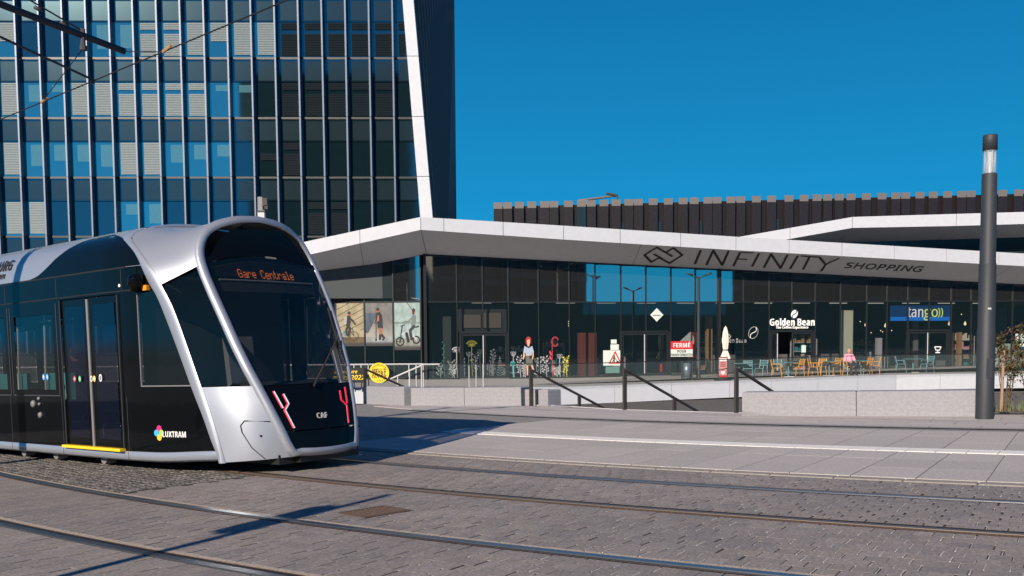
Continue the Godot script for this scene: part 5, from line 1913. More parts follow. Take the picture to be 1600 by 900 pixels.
	text(T, "lettering", "LUXEMBOURG", 0.24, M.ink, Transform3D(cove, Vector3(-6.05, 2.92, 1.30)), "Droid Sans", 700, 0.004)
	text(T, "lettering", "MIR TRAPPEN", 0.11, M.ink, Transform3D(cove, Vector3(-5.75, 2.76, 1.36)), "Droid Sans", 700, 0.004)
	# inside
	st3 = mb()
	quad(st3, Vector3(BACK, 0.34, 1.36), Vector3(-0.6, 0.34, 0.9), Vector3(-0.6, 0.34, -0.9), Vector3(BACK, 0.34, -1.36))
	part(T, "floor", done(st3), M.dark_grey)
	st3 = mb()
	quad(st3, Vector3(BACK, 2.5, -1.36), Vector3(-1.4, 2.5, -1.0), Vector3(-1.4, 2.5, 1.0), Vector3(BACK, 2.5, 1.36))
	part(T, "ceiling", done(st3), M.mid_grey)
	st3 = mb()
	quad(st3, Vector3(BACK, 0.2, 1.4), Vector3(BACK, 0.2, -1.4), Vector3(BACK, 3.2, -1.1), Vector3(BACK, 3.2, 1.1))
	part(T, "end_wall", done(st3), M.black)
	st3 = mb()
	box(st3, Vector3(-1.85, 1.4, 0.15), Vector3(0.05, 2.1, 2.2))
	part(T, "cab_partition", done(st3), M.dark_grey)
	# dashboard and driver's seat
	st3 = mb(true)
	var dr := []
	for e in [[-0.95, 0.75], [-0.85, 1.02], [-0.62, 1.12], [-0.4, 1.08]]:
		var row := []
		for k in 9: row.append(Vector3(e[0] - 0.06 * absf(k - 4.0) * 0.5, e[1], -0.7 + k * 0.175))
		dr.append(row)
	sheet(st3, dr)
	part(T, "dashboard", done(st3), M.dark_grey)
	st3 = mb(true)
	lathe(st3, [Vector2(0.001, 0.9), Vector2(0.22, 0.9), Vector2(0.24, 0.98), Vector2(0.001, 1.0)], Vector3(-1.3, 0, 0), 14)
	tube(st3, Vector3(-1.3, 0.34, 0), Vector3(-1.3, 0.9, 0), 0.06)
	part(T, "driver_seat", done(st3), M.rubber)
	st3 = mb()
	box(st3, Vector3(-1.55, 1.35, 0), Vector3(0.1, 0.75, 0.42), Basis(Vector3.BACK, 0.12))
	part(T, "seat_back", done(st3), M.mid_grey)
	for w in wins.slice(0, 4):
		st3 = mb()
		box(st3, Vector3((w[0] + w[1]) / 2 + 0.1, 0.98, 1.05), Vector3(1.0, 0.62, 0.06)); box(st3, Vector3((w[0] + w[1]) / 2 + 0.1, 0.75, 0.75), Vector3(0.95, 0.08, 0.55))
		part(T, "seat", done(st3), M.seat_teal)
		st3 = mb()
		for x in [w[0] + 0.32, w[1] - 0.22]: tube(st3, Vector3(x, 0.34, 1.15), Vector3(x + 0.02, 2.4, 1.1), 0.018, -1, 6)
		part(T, "grab_pole", done(st3), M.light_grey)
	# underframe, wheels, front apron
	st3 = mb()
	box(st3, Vector3(BACK / 2 - 0.5, 0.2, 0), Vector3(-BACK - 1.4, 0.16, 2.3))
	box(st3, Vector3(-0.35, 0.17, 0), Vector3(0.8, 0.12, 1.3)); box(st3, Vector3(0.02, 0.17, 0), Vector3(0.25, 0.1, 0.8))
	part(T, "underframe", done(st3), M.black)
	for x in [-2.2, -4.0, -11.0, -12.8]:
		for sd in [-1.0, 1.0]:
			st3 = mb(true)
			tube(st3, Vector3(x, 0.3, sd * 0.66), Vector3(x, 0.3, sd * 0.8), 0.3, 0.29, 22)
			part(T, "wheel", done(st3), M.dark_grey)
	st3 = mb()
	for x in [-5.35, -4.35, -3.0]: tube(st3, Vector3(x, 0.11, 1.1), Vector3(x, 0.11, 1.25), 0.08, -1, 10)
	part(T, "axle_box", done(st3), M.mid_grey)
	# a passenger in dark clothes
	var pm := person_meshes([[Vector3(0, 0.5, 0), Vector3(0, 0.95, 0), 0.15, 0.17], [Vector3(0, 0.95, 0), Vector3(0, 1.08, 0), 0.1, 0.06], [Vector3(0, 0.95, 0.17), Vector3(0.05, 0.66, 0.24), 0.055, 0.045], [Vector3(0, 0.95, -0.17), Vector3(0.05, 0.66, -0.24), 0.055, 0.045], [Vector3(0, 0.5, 0.09), Vector3(0.42, 0.48, 0.1), 0.085, 0.06], [Vector3(0, 0.5, -0.09), Vector3(0.42, 0.48, -0.1), 0.085, 0.06]], 0.03)
	var pp := thing("person", "seated passenger in dark clothes behind the first tram window", "person", T.transform * Transform3D(Basis(Vector3.UP, PI), Vector3(-4.55, 0.34, 0.75)))
	part(pp, "body", pm, M.navy)
	part(pp, "head", person_meshes([[Vector3(0.02, 1.2, 0), Vector3(0, 1.27, 0), 0.085, 0.095], [Vector3(0.1, 1.2, 0), Vector3(0.105, 1.19, 0), 0.02, 0.016], [Vector3(0, 1.06, 0), Vector3(0.01, 1.16, 0), 0.05, 0.05]], 0.012), M.skin)
	part(pp, "hair", person_meshes([[Vector3(-0.03, 1.28, 0), Vector3(-0.02, 1.24, 0), 0.1, 0.1]], 0.012), M.navy)

func rail2_h(k: float) -> Vector3:
	# near half of the frame, bottom corner to the top centre, evenly along its length
	var pts := []
	for e in S2: pts.append(Vector3(e[2], e[0], e[1]))
	return along(pts, k)

# ---------------------------------------------------------------- a body as one surface: smooth union of tapered bones, meshed as surface nets
func person_meshes(bones: Array, cell: float, blend := 0.035) -> ArrayMesh:
	var lo := Vector3.INF
	var hi := -Vector3.INF
	for b in bones:
		for e in [[b[0], b[2]], [b[1], b[3]]]:
			lo = lo.min(e[0] - Vector3.ONE * (e[1] + 3 * cell))
			hi = hi.max(e[0] + Vector3.ONE * (e[1] + 3 * cell))
	var nx := int((hi.x - lo.x) / cell) + 1
	var ny := int((hi.y - lo.y) / cell) + 1
	var nz := int((hi.z - lo.z) / cell) + 1
	var f := PackedFloat32Array()
	f.resize(nx * ny * nz)
	for z in nz:
		for y in ny:
			for x in nx:
				var p := lo + Vector3(x, y, z) * cell
				var acc := 0.0
				var best := 1e9
				for b in bones:
					var a: Vector3 = b[0]
					var ab: Vector3 = b[1] - a
					var t := clampf((p - a).dot(ab) / ab.length_squared(), 0, 1)
					var d: float = p.distance_to(a + ab * t) - lerpf(b[2], b[3], t)
					best = minf(best, d)
					acc += exp(-clampf(d / blend, -20, 20) * 2.0)
				f[(z * ny + y) * nx + x] = -log(acc) * blend / 2.0 if best < 0.3 else best
	var idx := {}
	var verts := []
	for z in nz - 1:
		for y in ny - 1:
			for x in nx - 1:
				var s := Vector3.ZERO
				var n := 0
				var v := []
				for i in 8: v.append(f[((z + (i >> 2)) * ny + y + ((i >> 1) & 1)) * nx + x + (i & 1)])
				for e in [[0, 1], [2, 3], [4, 5], [6, 7], [0, 2], [1, 3], [4, 6], [5, 7], [0, 4], [1, 5], [2, 6], [3, 7]]:
					var fa: float = v[e[0]]
					var fb: float = v[e[1]]
					if (fa < 0) != (fb < 0):
						var t := fa / (fa - fb)
						var pa := Vector3(e[0] & 1, (e[0] >> 1) & 1, e[0] >> 2)
						var pb := Vector3(e[1] & 1, (e[1] >> 1) & 1, e[1] >> 2)
						s += pa.lerp(pb, t)
						n += 1
				if n:
					idx[(z * ny + y) * nx + x] = verts.size()
					verts.append(lo + (Vector3(x, y, z) + s / n) * cell)
	var st := mb(true)
	for z in range(1, nz - 1):
		for y in range(1, ny - 1):
			for x in range(1, nx - 1):
				var c := f[(z * ny + y) * nx + x]
				for ax in 3:
					var o: int = [1, nx, nx * ny][ax]
					var d := f[(z * ny + y) * nx + x + o]
					if (c < 0) == (d < 0): continue
					var u: int = [nx, nx * ny, 1][ax]
					var w: int = [nx * ny, 1, nx][ax]
					var k := (z * ny + y) * nx + x
					var q := [k - u - w, k - w, k, k - u]
					var ok := true
					for e in q: ok = ok and idx.has(e)
					if not ok: continue
					if c < 0: quad(st, verts[idx[q[0]]], verts[idx[q[1]]], verts[idx[q[2]]], verts[idx[q[3]]])
					else: quad(st, verts[idx[q[3]]], verts[idx[q[2]]], verts[idx[q[1]]], verts[idx[q[0]]])
	return done(st)

# ---------------------------------------------------------------- overhead line
func make_wires():
	# mast outside the frame at the left, its arm reaching over the far track
	var base := street(-9.6, 9.85)
	var m := thing("catenary_mast", "dark tubular tram wire mast whose arm reaches in at the top left", "mast", Transform3D(Basis(), base))
	var st := mb(true)
	tube(st, Vector3.ZERO, Vector3(0, 8.2, 0), 0.13, 0.1, 14)
	part(m, "pole", done(st), M.post_grey)
	var tip := Vector3(-5.48, 5.75, -14.0) - base
	var root := Vector3(0, 6.85, 0)
	st = mb(true)
	tube(st, root, tip, 0.05, 0.045, 10)
	part(m, "arm", done(st), M.post_grey)
	var cl := root.lerp(tip, 0.9)
	st = mb()
	tube(st, Vector3(0, 8.0, 0), cl + Vector3(0, 0.06, 0), 0.012, -1, 5)
	part(m, "stay", done(st), M.black)
	st = mb(true)
	var sdir := (cl - Vector3(0, 8.0, 0)).normalized()
	for k in 3: tube(st, cl - sdir * (0.2 + k * 0.35), cl - sdir * (0.32 + k * 0.35), 0.028, -1, 8)
	part(m, "stay_insulator", done(st), M.dark_grey)
	st = mb()
	tube(st, cl + Vector3(0, 0.09, 0), cl + Vector3(0, -0.16, 0), 0.035, -1, 8); tube(st, cl + Vector3(0, -0.14, 0), cl + Vector3(0, -0.2, 0), 0.05, -1, 8)
	part(m, "clamp", done(st), M.dark_grey)
	st = mb(true)
	var reg := Vector3(-6.0, 5.39, -14.1) - base
	tube(st, Vector3(0, 6.9, 0).lerp(reg, 0.35), reg, 0.02, 0.018, 8)
	tube(st, Vector3(0, 6.9, 0), Vector3(0, 6.9, 0).lerp(reg, 0.35), 0.012, -1, 6)
	part(m, "registration_arm", done(st), M.dark_grey)
	st = mb()
	tube(st, reg, reg + Vector3(0, -0.06, 0), 0.03, -1, 8)
	part(m, "wire_clip", done(st), M.dark_grey)
	# contact wire above the far track
	var w0 := Vector3(-8.5, 5.37, -16.3)
	var w1 := Vector3(-2.46, 5.37, -11.0)
	var dirw := w1 - w0
	var wr := thing("contact_wire", "thin black tram contact wire crossing the upper left corner", "wire", Transform3D(Basis(), w0))
	st = mb()
	tube(st, -dirw * 2.5, dirw * 3.0, 0.009, -1, 6)
	part(wr, "wire", done(st), M.black)
	var near_clamp := cl + base + Vector3(0, -0.17, 0)
	for e in [[w0.lerp(w1, 0.2), near_clamp], [w0.lerp(w1, 0.66), tip + base]]:
		st = mb()
		tube(st, e[0] - w0, e[1] - w0, 0.007, -1, 5)
		part(wr, "hanger", done(st), M.black)
		st = mb()
		tube(st, e[0] - w0, e[0] + dirw.normalized() * 0.2 - w0 + Vector3(0, 0.03, 0), 0.022, -1, 6)
		part(wr, "wire_clamp", done(st), M.wood)
	# signal pole just outside the frame whose shadow lies across the tracks
	var sp := street(-5.06, 2.36)
	var s := thing("tram_signal", "slim tram signal pole beside the near track, throwing its shadow over the rails", "signal", Transform3D(Basis(Vector3.UP, 0.48), sp))
	st = mb(true)
	tube(st, Vector3.ZERO, Vector3(0, 3.9, 0), 0.055, 0.05, 12)
	part(s, "pole", done(st), M.post_grey)
	st = mb()
	box(st, Vector3(-0.22, 3.28, 0), Vector3(0.22, 0.62, 0.2))
	part(s, "signal_head", done(st), M.black)
	st = mb()
	for y in [3.03, 3.55]: box(st, Vector3(-0.08, y, 0), Vector3(0.1, 0.03, 0.03))
	part(s, "bracket", done(st), M.black)
	# post with a camera box behind the tram
	var cp := thing("camera_post", "pale square post with a grey camera box, rising behind the tram's nose", "post", Transform3D(Basis(), street(-6.4, 25.0)))
	st = mb()
	box(st, Vector3(0, 2.62, 0), Vector3(0.17, 5.24, 0.17))
	part(cp, "post", done(st), M.light_grey)
	st = mb()
	box(st, Vector3(-0.02, 5.4, 0), Vector3(0.12, 0.36, 0.16))
	part(cp, "camera_box", done(st), M.mid_grey)
	st = mb()
	box(st, Vector3(0.1, 5.45, 0), Vector3(0.12, 0.2, 0.14)); box(st, Vector3(0.13, 5.32, 0.02), Vector3(0.08, 0.1, 0.1)); box(st, Vector3(0, 5.21, 0), Vector3(0.2, 0.05, 0.18))
	part(cp, "camera_head", done(st), M.black)

# ---------------------------------------------------------------- street furniture
func make_street_things():
	# round column lamp at the right
	var l := thing("street_lamp", "tall dark grey column lamp with a clear light cylinder near its top, at the right", "street lamp", Transform3D(Basis(), street(8.35, 16.93, 0.012)))
	var st := mb(true)
	lathe(st, [Vector2(0.15, 0), Vector2(0.15, 1.58)], Vector3.ZERO, 24)
	lathe(st, [Vector2(0.15, 1.58), Vector2(0.142, 1.6), Vector2(0.142, 2.72)], Vector3.ZERO, 24)
	part(l, "base_sleeve", done(st), M.post_grey)
	st = mb(true)
	lathe(st, [Vector2(0.14, 2.72), Vector2(0.132, 2.74), Vector2(0.124, 4.27), Vector2(0.118, 4.28), Vector2(0.001, 4.29)], Vector3.ZERO, 24)
	part(l, "column", done(st), M.post_grey)
	st = mb(true)
	lathe(st, [Vector2(0.11, 4.29), Vector2(0.11, 4.68)], Vector3.ZERO, 24)
	part(l, "light_cylinder", done(st), glass(lin(0.6, 0.7, 0.75), 0.22))
	st = mb(true)
	lathe(st, [Vector2(0.05, 4.29), Vector2(0.03, 4.45), Vector2(0.06, 4.68)], Vector3.ZERO, 16)
	for k in 8:
		var a := TAU * k / 8
		tube(st, Vector3(cos(a) * 0.085, 4.29, sin(a) * 0.085), Vector3(cos(a) * 0.085, 4.68, sin(a) * 0.085), 0.008, -1, 5)
	part(l, "reflector", done(st), M.light_grey)
	st = mb(true)
	lathe(st, [Vector2(0.001, 4.68), Vector2(0.12, 4.68), Vector2(0.12, 4.93), Vector2(0.112, 4.945), Vector2(0.001, 4.95)], Vector3.ZERO, 24)
	part(l, "cap", done(st), M.post_grey)
	st = mb()
	box(st, Vector3(0, 0.9, 0.149), Vector3(0.1, 0.34, 0.012))
	part(l, "access_door", done(st), M.post_grey)
	st = mb()
	box(st, Vector3(-0.02, 1.94, 0.142), Vector3(0.06, 0.03, 0.005))
	part(l, "plate", done(st), M.light_grey)
	# concrete benches: [from, to, height, depth, label]
	var bs := [[[-4.47, 28.85], [-3.04, 27.15], 0.52, 0.55, "leftmost pale concrete bench block, below the yellow round sign"], [[-2.83, 26.9], [0.25, 25.25], 0.49, 0.55, "long pale concrete bench with a joint, left of the first handrail post"], [[0.27, 25.5], [0.62, 25.3], 0.42, 0.45, "shaded end block of the concrete bench behind the first handrail post"], [[0.7, 25.3], [0.95, 25.05], 0.41, 0.5, "small dark end block of the concrete bench, right of the first handrail post"]]
	for b in bs: bench(b[0], b[1], b[2], b[3], b[4], 2 if b[1][0] == 0.25 else 1)
	bench([4.62, 19.25], [8.6, 17.53], 0.48, 0.6, "long low concrete bench at the right, beside the column lamp", 2)
	# young plants with stakes at the right edge
	for e in [[9.45, 18.3, 1.6, "young plant with reddish leaves and a stake, just right of the column lamp"], [9.85, 18.2, 1.65, "young green plant with a leaning stake, at the right edge"], [10.5, 18.4, 1.3, "young leafy plant, farthest right of the planted row"]]:
		var p := thing("young_shrub", e[3], "shrub", Transform3D(Basis(), street(e[0], e[1], 0.0)), "young plants at the right edge")
		st = mb()
		var tips := []
		for k in 9:
			var a := k * 2.4
			var t0 := Vector3(rng.randf_range(-0.05, 0.05), 0, rng.randf_range(-0.05, 0.05))
			var t1 := t0 + Vector3(cos(a) * 0.22, e[2] * rng.randf_range(0.55, 1.0), sin(a) * 0.22)
			var mid := t0.lerp(t1, 0.5) + Vector3(rng.randf_range(-0.05, 0.05), 0, rng.randf_range(-0.05, 0.05))
			tube(st, t0, mid, 0.012, 0.008, 5); tube(st, mid, t1, 0.008, 0.003, 5)
			tips.append([t0, mid, t1])
			for q in 4:
				var u := mid.lerp(t1, rng.randf())
				var v := u + Vector3(rng.randf_range(-0.16, 0.16), rng.randf_range(0.02, 0.18), rng.randf_range(-0.16, 0.16))
				tube(st, u, v, 0.004, 0.002, 4)
				tips.append([u, u.lerp(v, 0.5), v])
		part(p, "stems", done(st), M.bark)
		for c in 2:
			st = mb()
			for k in 800:
				var tp = tips[rng.randi() % tips.size()]
				var q: Vector3 = tp[1].lerp(tp[2], rng.randf()) if rng.randf() < 0.7 else tp[0].lerp(tp[1], rng.randf())
				q += Vector3(rng.randfn(0, 0.035), rng.randfn(0, 0.03), rng.randfn(0, 0.035))
				var u := Vector3(rng.randf_range(-1, 1), rng.randf_range(-0.6, 1), rng.randf_range(-1, 1)).normalized() * rng.randf_range(0.022, 0.042)
				var w := u.cross(Vector3(rng.randf(), 1, rng.randf())).normalized() * 0.015
				quad(st, q - u, q - w, q + u, q + w)
			part(p, "leaves", done(st), M.leaf if c == 0 else M.leaf_red)
		st = mb()
		tube(st, Vector3(-0.16, -0.05, 0.1), Vector3(0.1 if e[0] > 9.8 else -0.13, 1.2, 0.1), 0.03, 0.026, 7)
		part(p, "stake", done(st), M.stake)
	var soil := mb()
	quad(soil, street(9.0, 18.0, 0.05), street(13, 16.6, 0.05), street(13.5, 18.6, 0.05), street(9.2, 19.2, 0.05))
	struct("planting_bed", "brown soil bed right of the column lamp", done(soil), M.bark)
	st = mb()
	var gs := []
	for k in 260:
		var q := street(rng.randf_range(9.1, 12), rng.randf_range(18.0, 18.9), 0.05)
		var u := Vector3(rng.randf_range(-0.05, 0.05), rng.randf_range(0.08, 0.3), rng.randf_range(-0.05, 0.05))
		var w := Vector3(0.008, 0, 0.004)
		tri(st, q - w, q + w, q + u)
	var gr := part(self, "ground_cover", done(st), M.leaf)
	gr.set_meta("kind", "stuff")
	gr.set_meta("label", "low grassy plants around the young shrubs")

func bench(a: Array, b: Array, h: float, w: float, label: String, n: int):
	var pa := street(a[0], a[1], 0.012)
	var pb := street(b[0], b[1], 0.012)
	var x := (pb - pa).normalized()
	var z := x.cross(Vector3.UP).normalized()
	var o := thing("concrete_bench", label, "bench", Transform3D(Basis(x, z.cross(x), z), pa), "concrete bench blocks on the plaza")
	var len := pa.distance_to(pb) / n
	for i in n:
		var st := mb()
		block(st, Vector3(len * (i + 0.5), h, -w / 2), Vector3(len - 0.012, h + 0.1, w), 0.018)
		part(o, "block", done(st), M.concrete)

# ---------------------------------------------------------------- things on the terrace
func at_deck(x: float, d: float, turn := 0.0) -> Transform3D:
	return Transform3D(Basis(Vector3.UP, turn), Vector3(x, deck_y(x, d), -d))

func make_chair(m: Material, called: String, label: String, group: String) -> Node3D:
	var c := thing(called, label, "chair", Transform3D(), group)
	var st := mb()
	for k in 7: box(st, Vector3(-0.18 + k * 0.06, 0.46, 0), Vector3(0.045, 0.018, 0.42))
	box(st, Vector3(0, 0.45, 0.2), Vector3(0.44, 0.03, 0.03)); box(st, Vector3(0, 0.45, -0.2), Vector3(0.44, 0.03, 0.03))
	part(c, "seat", done(st), m)
	st = mb()
	for y in [0.6, 0.68, 0.76, 0.84]: box(st, Vector3(0, y, -0.24 - (y - 0.46) * 0.16), Vector3(0.42, 0.05, 0.02))
	for s in [-1, 1]: tube(st, Vector3(s * 0.22, 0.45, -0.2), Vector3(s * 0.22, 0.88, -0.3), 0.022, -1, 6)
	part(c, "backrest", done(st), m)
	for s in [[-1, -1], [1, -1], [-1, 1], [1, 1]]:
		st = mb()
		tube(st, Vector3(s[0] * 0.22, 0.46, s[1] * 0.2), Vector3(s[0] * 0.25, 0, s[1] * 0.26), 0.022, 0.018, 6)
		part(c, "leg", done(st), m)
	for s in [-1, 1]:
		st = mb()
		path_tube(st, [Vector3(s * 0.23, 0.66, -0.26), Vector3(s * 0.25, 0.66, 0.16), Vector3(s * 0.24, 0.46, 0.2)], 0.018)
		part(c, "armrest", done(st), m)
	return c

func make_table(label: String) -> Node3D:
	var c := thing("cafe_table", label, "table", Transform3D(), "cafe tables on the terrace")
	var st := mb()
	box(st, Vector3(0, 0.73, 0), Vector3(0.72, 0.03, 0.72))
	part(c, "table_top", done(st), M.chair_teal)
	st = mb()
	tube(st, Vector3(0, 0.02, 0), Vector3(0, 0.72, 0), 0.035)
	part(c, "column", done(st), M.chair_teal)
	st = mb()
	box(st, Vector3(0, 0.015, 0), Vector3(0.45, 0.03, 0.45))
	part(c, "base", done(st), M.light_grey)
	return c

func make_terrace_things():
	# chairs: [x, d, turn, label]
	var ye := [[13.4, 48.5, 1.2, "yellow metal chair nearest the teal chairs, facing right"], [14.55, 48.9, -1.3, "yellow metal chair facing left, right of the first cafe table"], [15.45, 49.0, 1.0, "yellow metal chair, left one of the overlapping pair"], [15.8, 49.3, -0.9, "yellow metal chair, right one of the overlapping pair"], [16.6, 49.5, -1.2, "yellow metal chair left of the man in pink"], [18.3, 49.7, -1.4, "yellow metal chair just right of the man, turned to his table"], [18.85, 49.9, -1.9, "rightmost yellow metal chair on the terrace"]]
	var te := [[12.0, 48.8, 2.9, "leftmost teal metal chair before the coffee shop window"], [12.7, 48.9, -0.8, "teal metal chair, second before the coffee shop window"], [13.75, 49.2, 0.2, "teal metal chair behind the first yellow chair"], [20.9, 51.6, 1.3, "teal metal chair before the phone shop, left of its door"], [22.4, 51.8, -1.3, "teal metal chair right under the phone shop door"]]
	# measured along the picture, then moved back onto the terrace
	var yc := make_chair(M.chair_yellow, "yellow_chair", ye[0][3], "yellow chairs on the terrace")
	for i in ye.size():
		var x: float = ye[i][0]
		var xf := at_deck(x, ye[i][1], ye[i][2])
		if i == 0: yc.transform = xf
		else: dup(yc, "yellow_chair", ye[i][3], xf)
	var tc := make_chair(M.chair_teal, "teal_chair", te[0][3], "teal chairs on the terrace")
	for i in te.size():
		var xf := at_deck(te[i][0], te[i][1], te[i][2])
		if i == 0: tc.transform = xf
		else: dup(tc, "teal_chair", te[i][3], xf)
	var tb := [[11.5, 48.6, "teal cafe table at the left end, behind the last handrail"], [14.0, 48.6, "teal cafe table between the first yellow chairs"], [16.2, 49.0, "teal cafe table left of the man in pink"], [17.85, 49.1, "teal cafe table just right of the man in pink"], [21.6, 51.7, "teal cafe table before the phone shop"]]
	var t0 := make_table(tb[0][2])
	for i in tb.size():
		var xf := at_deck(tb[i][0], tb[i][1], 0.1 * i)
		if i == 0: t0.transform = xf
		else: dup(t0, "cafe_table", tb[i][2], xf)
	# the man in pink on a yellow chair
	var mx := 17.35
	var md := 49.3
	dup(yc, "yellow_chair", "yellow metal chair with the man in pink sitting on it", at_deck(mx, md, 0.15))
	var man := thing("person", "bald man in a pink shirt and dark trousers sitting at a cafe table", "person", at_deck(mx, md, 0.15))
	# faces the street (+z)
	var shirt := [[Vector3(0, 0.55, -0.08), Vector3(0, 0.8, -0.11), 0.15, 0.165], [Vector3(0, 0.8, -0.11), Vector3(0, 0.98, -0.09), 0.16, 0.12], [Vector3(-0.15, 0.99, -0.09), Vector3(0.15, 0.99, -0.09), 0.075, 0.075], [Vector3(-0.2, 0.99, -0.09), Vector3(-0.27, 0.74, 0.0), 0.065, 0.055], [Vector3(0.2, 0.99, -0.09), Vector3(0.27, 0.74, 0.0), 0.065, 0.055]]
	var body := shirt.duplicate()
	body.append_array([[Vector3(0, 0.5, -0.06), Vector3(0, 0.56, -0.08), 0.15, 0.15], [Vector3(-0.09, 0.53, 0.0), Vector3(-0.13, 0.53, 0.4), 0.09, 0.065], [Vector3(0.09, 0.53, 0.0), Vector3(0.13, 0.53, 0.4), 0.09, 0.065], [Vector3(-0.13, 0.52, 0.4), Vector3(-0.14, 0.1, 0.36), 0.06, 0.042], [Vector3(0.13, 0.52, 0.4), Vector3(0.14, 0.1, 0.36), 0.06, 0.042], [Vector3(-0.14, 0.06, 0.36), Vector3(-0.15, 0.05, 0.52), 0.045, 0.035], [Vector3(0.14, 0.06, 0.36), Vector3(0.15, 0.05, 0.52), 0.045, 0.035]])
	part(man, "body", person_meshes(body, 0.028), M.navy)
	for s in shirt:
		s[2] += 0.012; s[3] += 0.012
	part(man, "shirt", person_meshes(shirt, 0.028), M.pink)
	part(man, "head", person_meshes([[Vector3(0, 1.03, -0.08), Vector3(0, 1.13, -0.06), 0.055, 0.052], [Vector3(0, 1.2, -0.05), Vector3(0, 1.27, -0.07), 0.082, 0.09], [Vector3(0, 1.15, -0.02), Vector3(0, 1.19, -0.03), 0.05, 0.06], [Vector3(0, 1.22, 0.045), Vector3(0, 1.195, 0.06), 0.012, 0.016], [Vector3(-0.088, 1.23, -0.06), Vector3(-0.092, 1.2, -0.055), 0.018, 0.014], [Vector3(0.088, 1.23, -0.06), Vector3(0.092, 1.2, -0.055), 0.018, 0.014]], 0.014, 0.018), M.skin)
	for sd in [-1.0, 1.0]:
		var el := Vector3(sd * 0.28, 0.73, 0.0)
		var wr := Vector3(sd * 0.17, 0.7, 0.24)
		var arm := [[el, wr, 0.045, 0.032], [wr, wr + Vector3(-sd * 0.03, -0.02, 0.07), 0.034, 0.036]]
		for k in 4:
			var r := wr + Vector3(-sd * 0.03 + (k - 1.5) * 0.019, -0.02, 0.09)
			var l: float = [0.06, 0.072, 0.066, 0.05][k]
			arm.append([r, r + Vector3(0, -0.008, l * 0.55), 0.009, 0.0085])
			arm.append([r + Vector3(0, -0.008, l * 0.55), r + Vector3(0, -0.035, l), 0.0085, 0.008])
		var th := wr + Vector3(-sd * 0.055, -0.005, 0.04)
		arm.append([th, th + Vector3(-sd * 0.03, -0.01, 0.045), 0.011, 0.009])
		part(man, "arm", person_meshes(arm, 0.007, 0.006), M.skin)
	for sd in [-1.0, 1.0]:
		var es := mb(true)
		tube(es, Vector3(sd * 0.033, 1.222, 0.022), Vector3(sd * 0.033, 1.222, 0.032), 0.012, 0.008, 8)
		part(man, "eye", done(es), M.ink)
	var ms := mb()
	box(ms, Vector3(0, 1.158, 0.03), Vector3(0.045, 0.008, 0.012))
	part(man, "mouth", done(ms), mat(lin(0.3, 0.1, 0.09)))
	# litter bin
	var bn := thing("litter_bin", "round grey metal litter bin between two side plates, left of the slim lamp post", "bin", at_deck(8.5, 46.6))
	var st := mb(true)
	lathe(st, [Vector2(0.001, 0.14), Vector2(0.2, 0.14), Vector2(0.2, 0.84), Vector2(0.001, 0.85)], Vector3.ZERO, 22)
	part(bn, "drum", done(st), mat(lin(0.2, 0.26, 0.3), 0.35, 0.6))
	for s in [-1, 1]:
		st = mb()
		box(st, Vector3(s * 0.24, 0.48, 0), Vector3(0.035, 0.96, 0.3))
		part(bn, "side_plate", done(st), M.post_grey)
	st = mb()
	box(st, Vector3(0, 0.95, 0), Vector3(0.5, 0.04, 0.34))
	part(bn, "lid", done(st), M.post_grey)
	# slim double lamp post on the terrace
	var lp := thing("terrace_lamp", "slim grey lamp post with two short arms before the pavilion glass", "street lamp", at_deck(9.2, 47.3))
	st = mb(true)
	lathe(st, [Vector2(0.11, 0), Vector2(0.1, 1.2), Vector2(0.08, 1.22), Vector2(0.065, 5.0), Vector2(0.001, 5.02)], Vector3.ZERO, 14)
	part(lp, "pole", done(st), M.post_grey)
	for s in [-1, 1]:
		st = mb(true)
		tube(st, Vector3(0, 4.95, 0), Vector3(s * 0.32, 5.1, 0.05), 0.03, 0.025)
		tube(st, Vector3(s * 0.32, 5.1, 0.05), Vector3(s * 0.62, 5.2, 0.08), 0.06, 0.04)
		part(lp, "lamp_arm", done(st), M.post_grey)
	# folded parasol
	var pa := thing("folded_parasol", "folded cream parasol tied shut beside the coffee shop window", "parasol", at_deck(10.68, 48.0))
	st = mb()
	tube(st, Vector3(0, 0, 0), Vector3(0, 2.62, 0), 0.025)
	part(pa, "pole", done(st), M.light_grey)
	st = mb(true)
	var rows := []
	for e in [[0.95, 0.26], [1.05, 0.25], [1.3, 0.15], [1.42, 0.1], [1.5, 0.13], [1.9, 0.17], [2.3, 0.13], [2.52, 0.07], [2.6, 0.012]]:
		var row := []
		for k in 25:
			var a := TAU * k / 24
			var r: float = e[1] * (1.0 + 0.16 * sin(a * 6))
			row.append(Vector3(cos(a) * r, e[0] + (0.05 * sin(a * 6 + 1.0) if e[0] < 1.0 else 0.0), -sin(a) * r))
		rows.append(row)
	sheet(st, rows)
	part(pa, "canopy", done(st), M.canvas)
	st = mb(true)
	lathe(st, [Vector2(0.125, 1.4), Vector2(0.135, 1.42), Vector2(0.125, 1.45)], Vector3.ZERO, 16)
	part(pa, "tie", done(st), M.dark_grey)
	st = mb(true)
	lathe(st, [Vector2(0.3, 0), Vector2(0.3, 0.06), Vector2(0.05, 0.1), Vector2(0.04, 0.3)], Vector3.ZERO, 18)
	part(pa, "base", done(st), M.dark_grey)
	# advertising stand
	var ad := thing("advert_stand", "small red and pink advertising stand on a black base, under the parasol", "sign stand", at_deck(10.02, 45.6, 0.1))
	st = mb()
	box(st, Vector3(0, 0.62, 0), Vector3(0.46, 1.0, 0.05))
	part(ad, "frame", done(st), M.dark_grey)
	st = mb()
	box(st, Vector3(0, 0.62, 0.03), Vector3(0.38, 0.92, 0.012))
	var fc := part(ad, "poster", done(st), mat(lin(0.6, 0.25, 0.24), 0.5))
	st = mb()
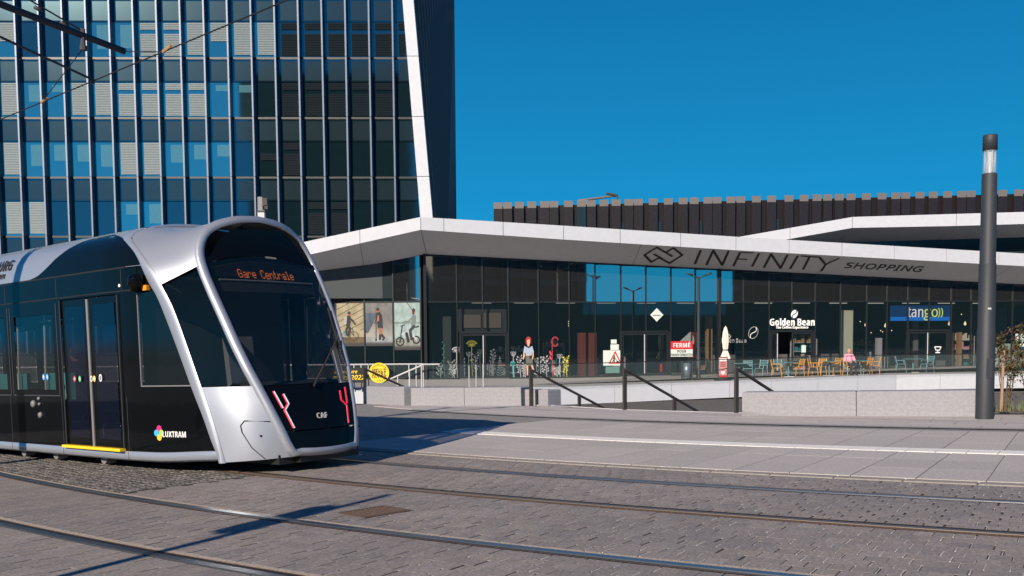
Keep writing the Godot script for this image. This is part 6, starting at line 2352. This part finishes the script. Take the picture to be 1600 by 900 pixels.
	box(st, Vector3(0, 0.98, 0.04), Vector3(0.34, 0.12, 0.006)); poly(st, PackedVector2Array([Vector2(-0.1, 0.36), Vector2(0, 0.24), Vector2(0.1, 0.36), Vector2(0.1, 0.44), Vector2(-0.1, 0.44)]), flat_at(0.04))
	part(fc, "poster_field", done(st), M.white)
	st = mb()
	for y in [0.84, 0.76, 0.68]: box(st, Vector3(0, y, 0.04), Vector3(0.26, 0.045, 0.006))
	part(fc, "poster_lines", done(st), mat(lin(0.25, 0.05, 0.06)))
	st = mb()
	box(st, Vector3(0, 0.2, 0.035), Vector3(0.38, 0.1, 0.01))
	part(fc, "poster_foot", done(st), M.red)
	st = mb(true)
	lathe(st, [Vector2(0.42, 0), Vector2(0.4, 0.06), Vector2(0.12, 0.13), Vector2(0.1, 0.16)], Vector3.ZERO, 20)
	part(ad, "base", done(st), M.black)
	# round yellow sign and the banner on the left balustrade
	var ys := thing("round_sign", "round yellow sign with black lettering on the glass balustrade behind the tram", "sign", Transform3D(Basis(), Vector3(-5.5, 0.64, -39.85)))
	st = mb()
	tube(st, Vector3(0, 0, -0.01), Vector3(0, 0, 0.01), 0.42, -1, 36)
	part(ys, "disc", done(st), M.yellow)
	for e in [["WELL'S", 0.11, 0.17], ["SPORT", -0.02, 0.19], ["CENTER", -0.15, 0.17]]: text(ys, "lettering", e[0], e[2], M.ink, Transform3D(Basis(Vector3(1, 0, 0), Vector3(0.15, 1, 0), Vector3(0, 0, 1)), Vector3(0, e[1], 0.015)), "Droid Sans", 700)
	for i in 10:
		var a := deg_to_rad(155 - i * 14.5)
		text(ys, "lettering", "LUXEMBOURG"[i], 0.08, M.ink, Transform3D(Basis(Vector3.BACK, a - PI / 2), Vector3(cos(a) * 0.33, sin(a) * 0.33, 0.015)), "Droid Sans", 700)
	for i in 4:
		var a := deg_to_rad(-100 + i * 16.0)
		text(ys, "lettering", "2022"[i], 0.09, M.ink, Transform3D(Basis(Vector3.BACK, a + PI / 2), Vector3(cos(a) * 0.33, sin(a) * 0.33, 0.015)), "Droid Sans", 700)
	var bn2 := thing("banner", "dark banner with slanted yellow date lettering beside the tram's nose", "banner", Transform3D(Basis(), Vector3(-7.35, 0.2, -39.75)))
	st = mb()
	box(st, Vector3(0, 0.35, 0), Vector3(2.4, 0.62, 0.015))
	part(bn2, "cloth", done(st), M.rubber)
	text(bn2, "lettering", "mars 2022", 0.27, M.yellow, Transform3D(Basis(Vector3(1, 0, 0), Vector3(0.2, 1, 0), Vector3(0, 0, 1)), Vector3(0.62, 0.26, 0.012)), "Droid Sans", 700)
	text(bn2, "lettering", "ouverture", 0.2, M.yellow, Transform3D(Basis(Vector3(1, 0, 0), Vector3(0.2, 1, 0), Vector3(0, 0, 1)), Vector3(0.5, 0.5, 0.012)), "Droid Sans", 700)
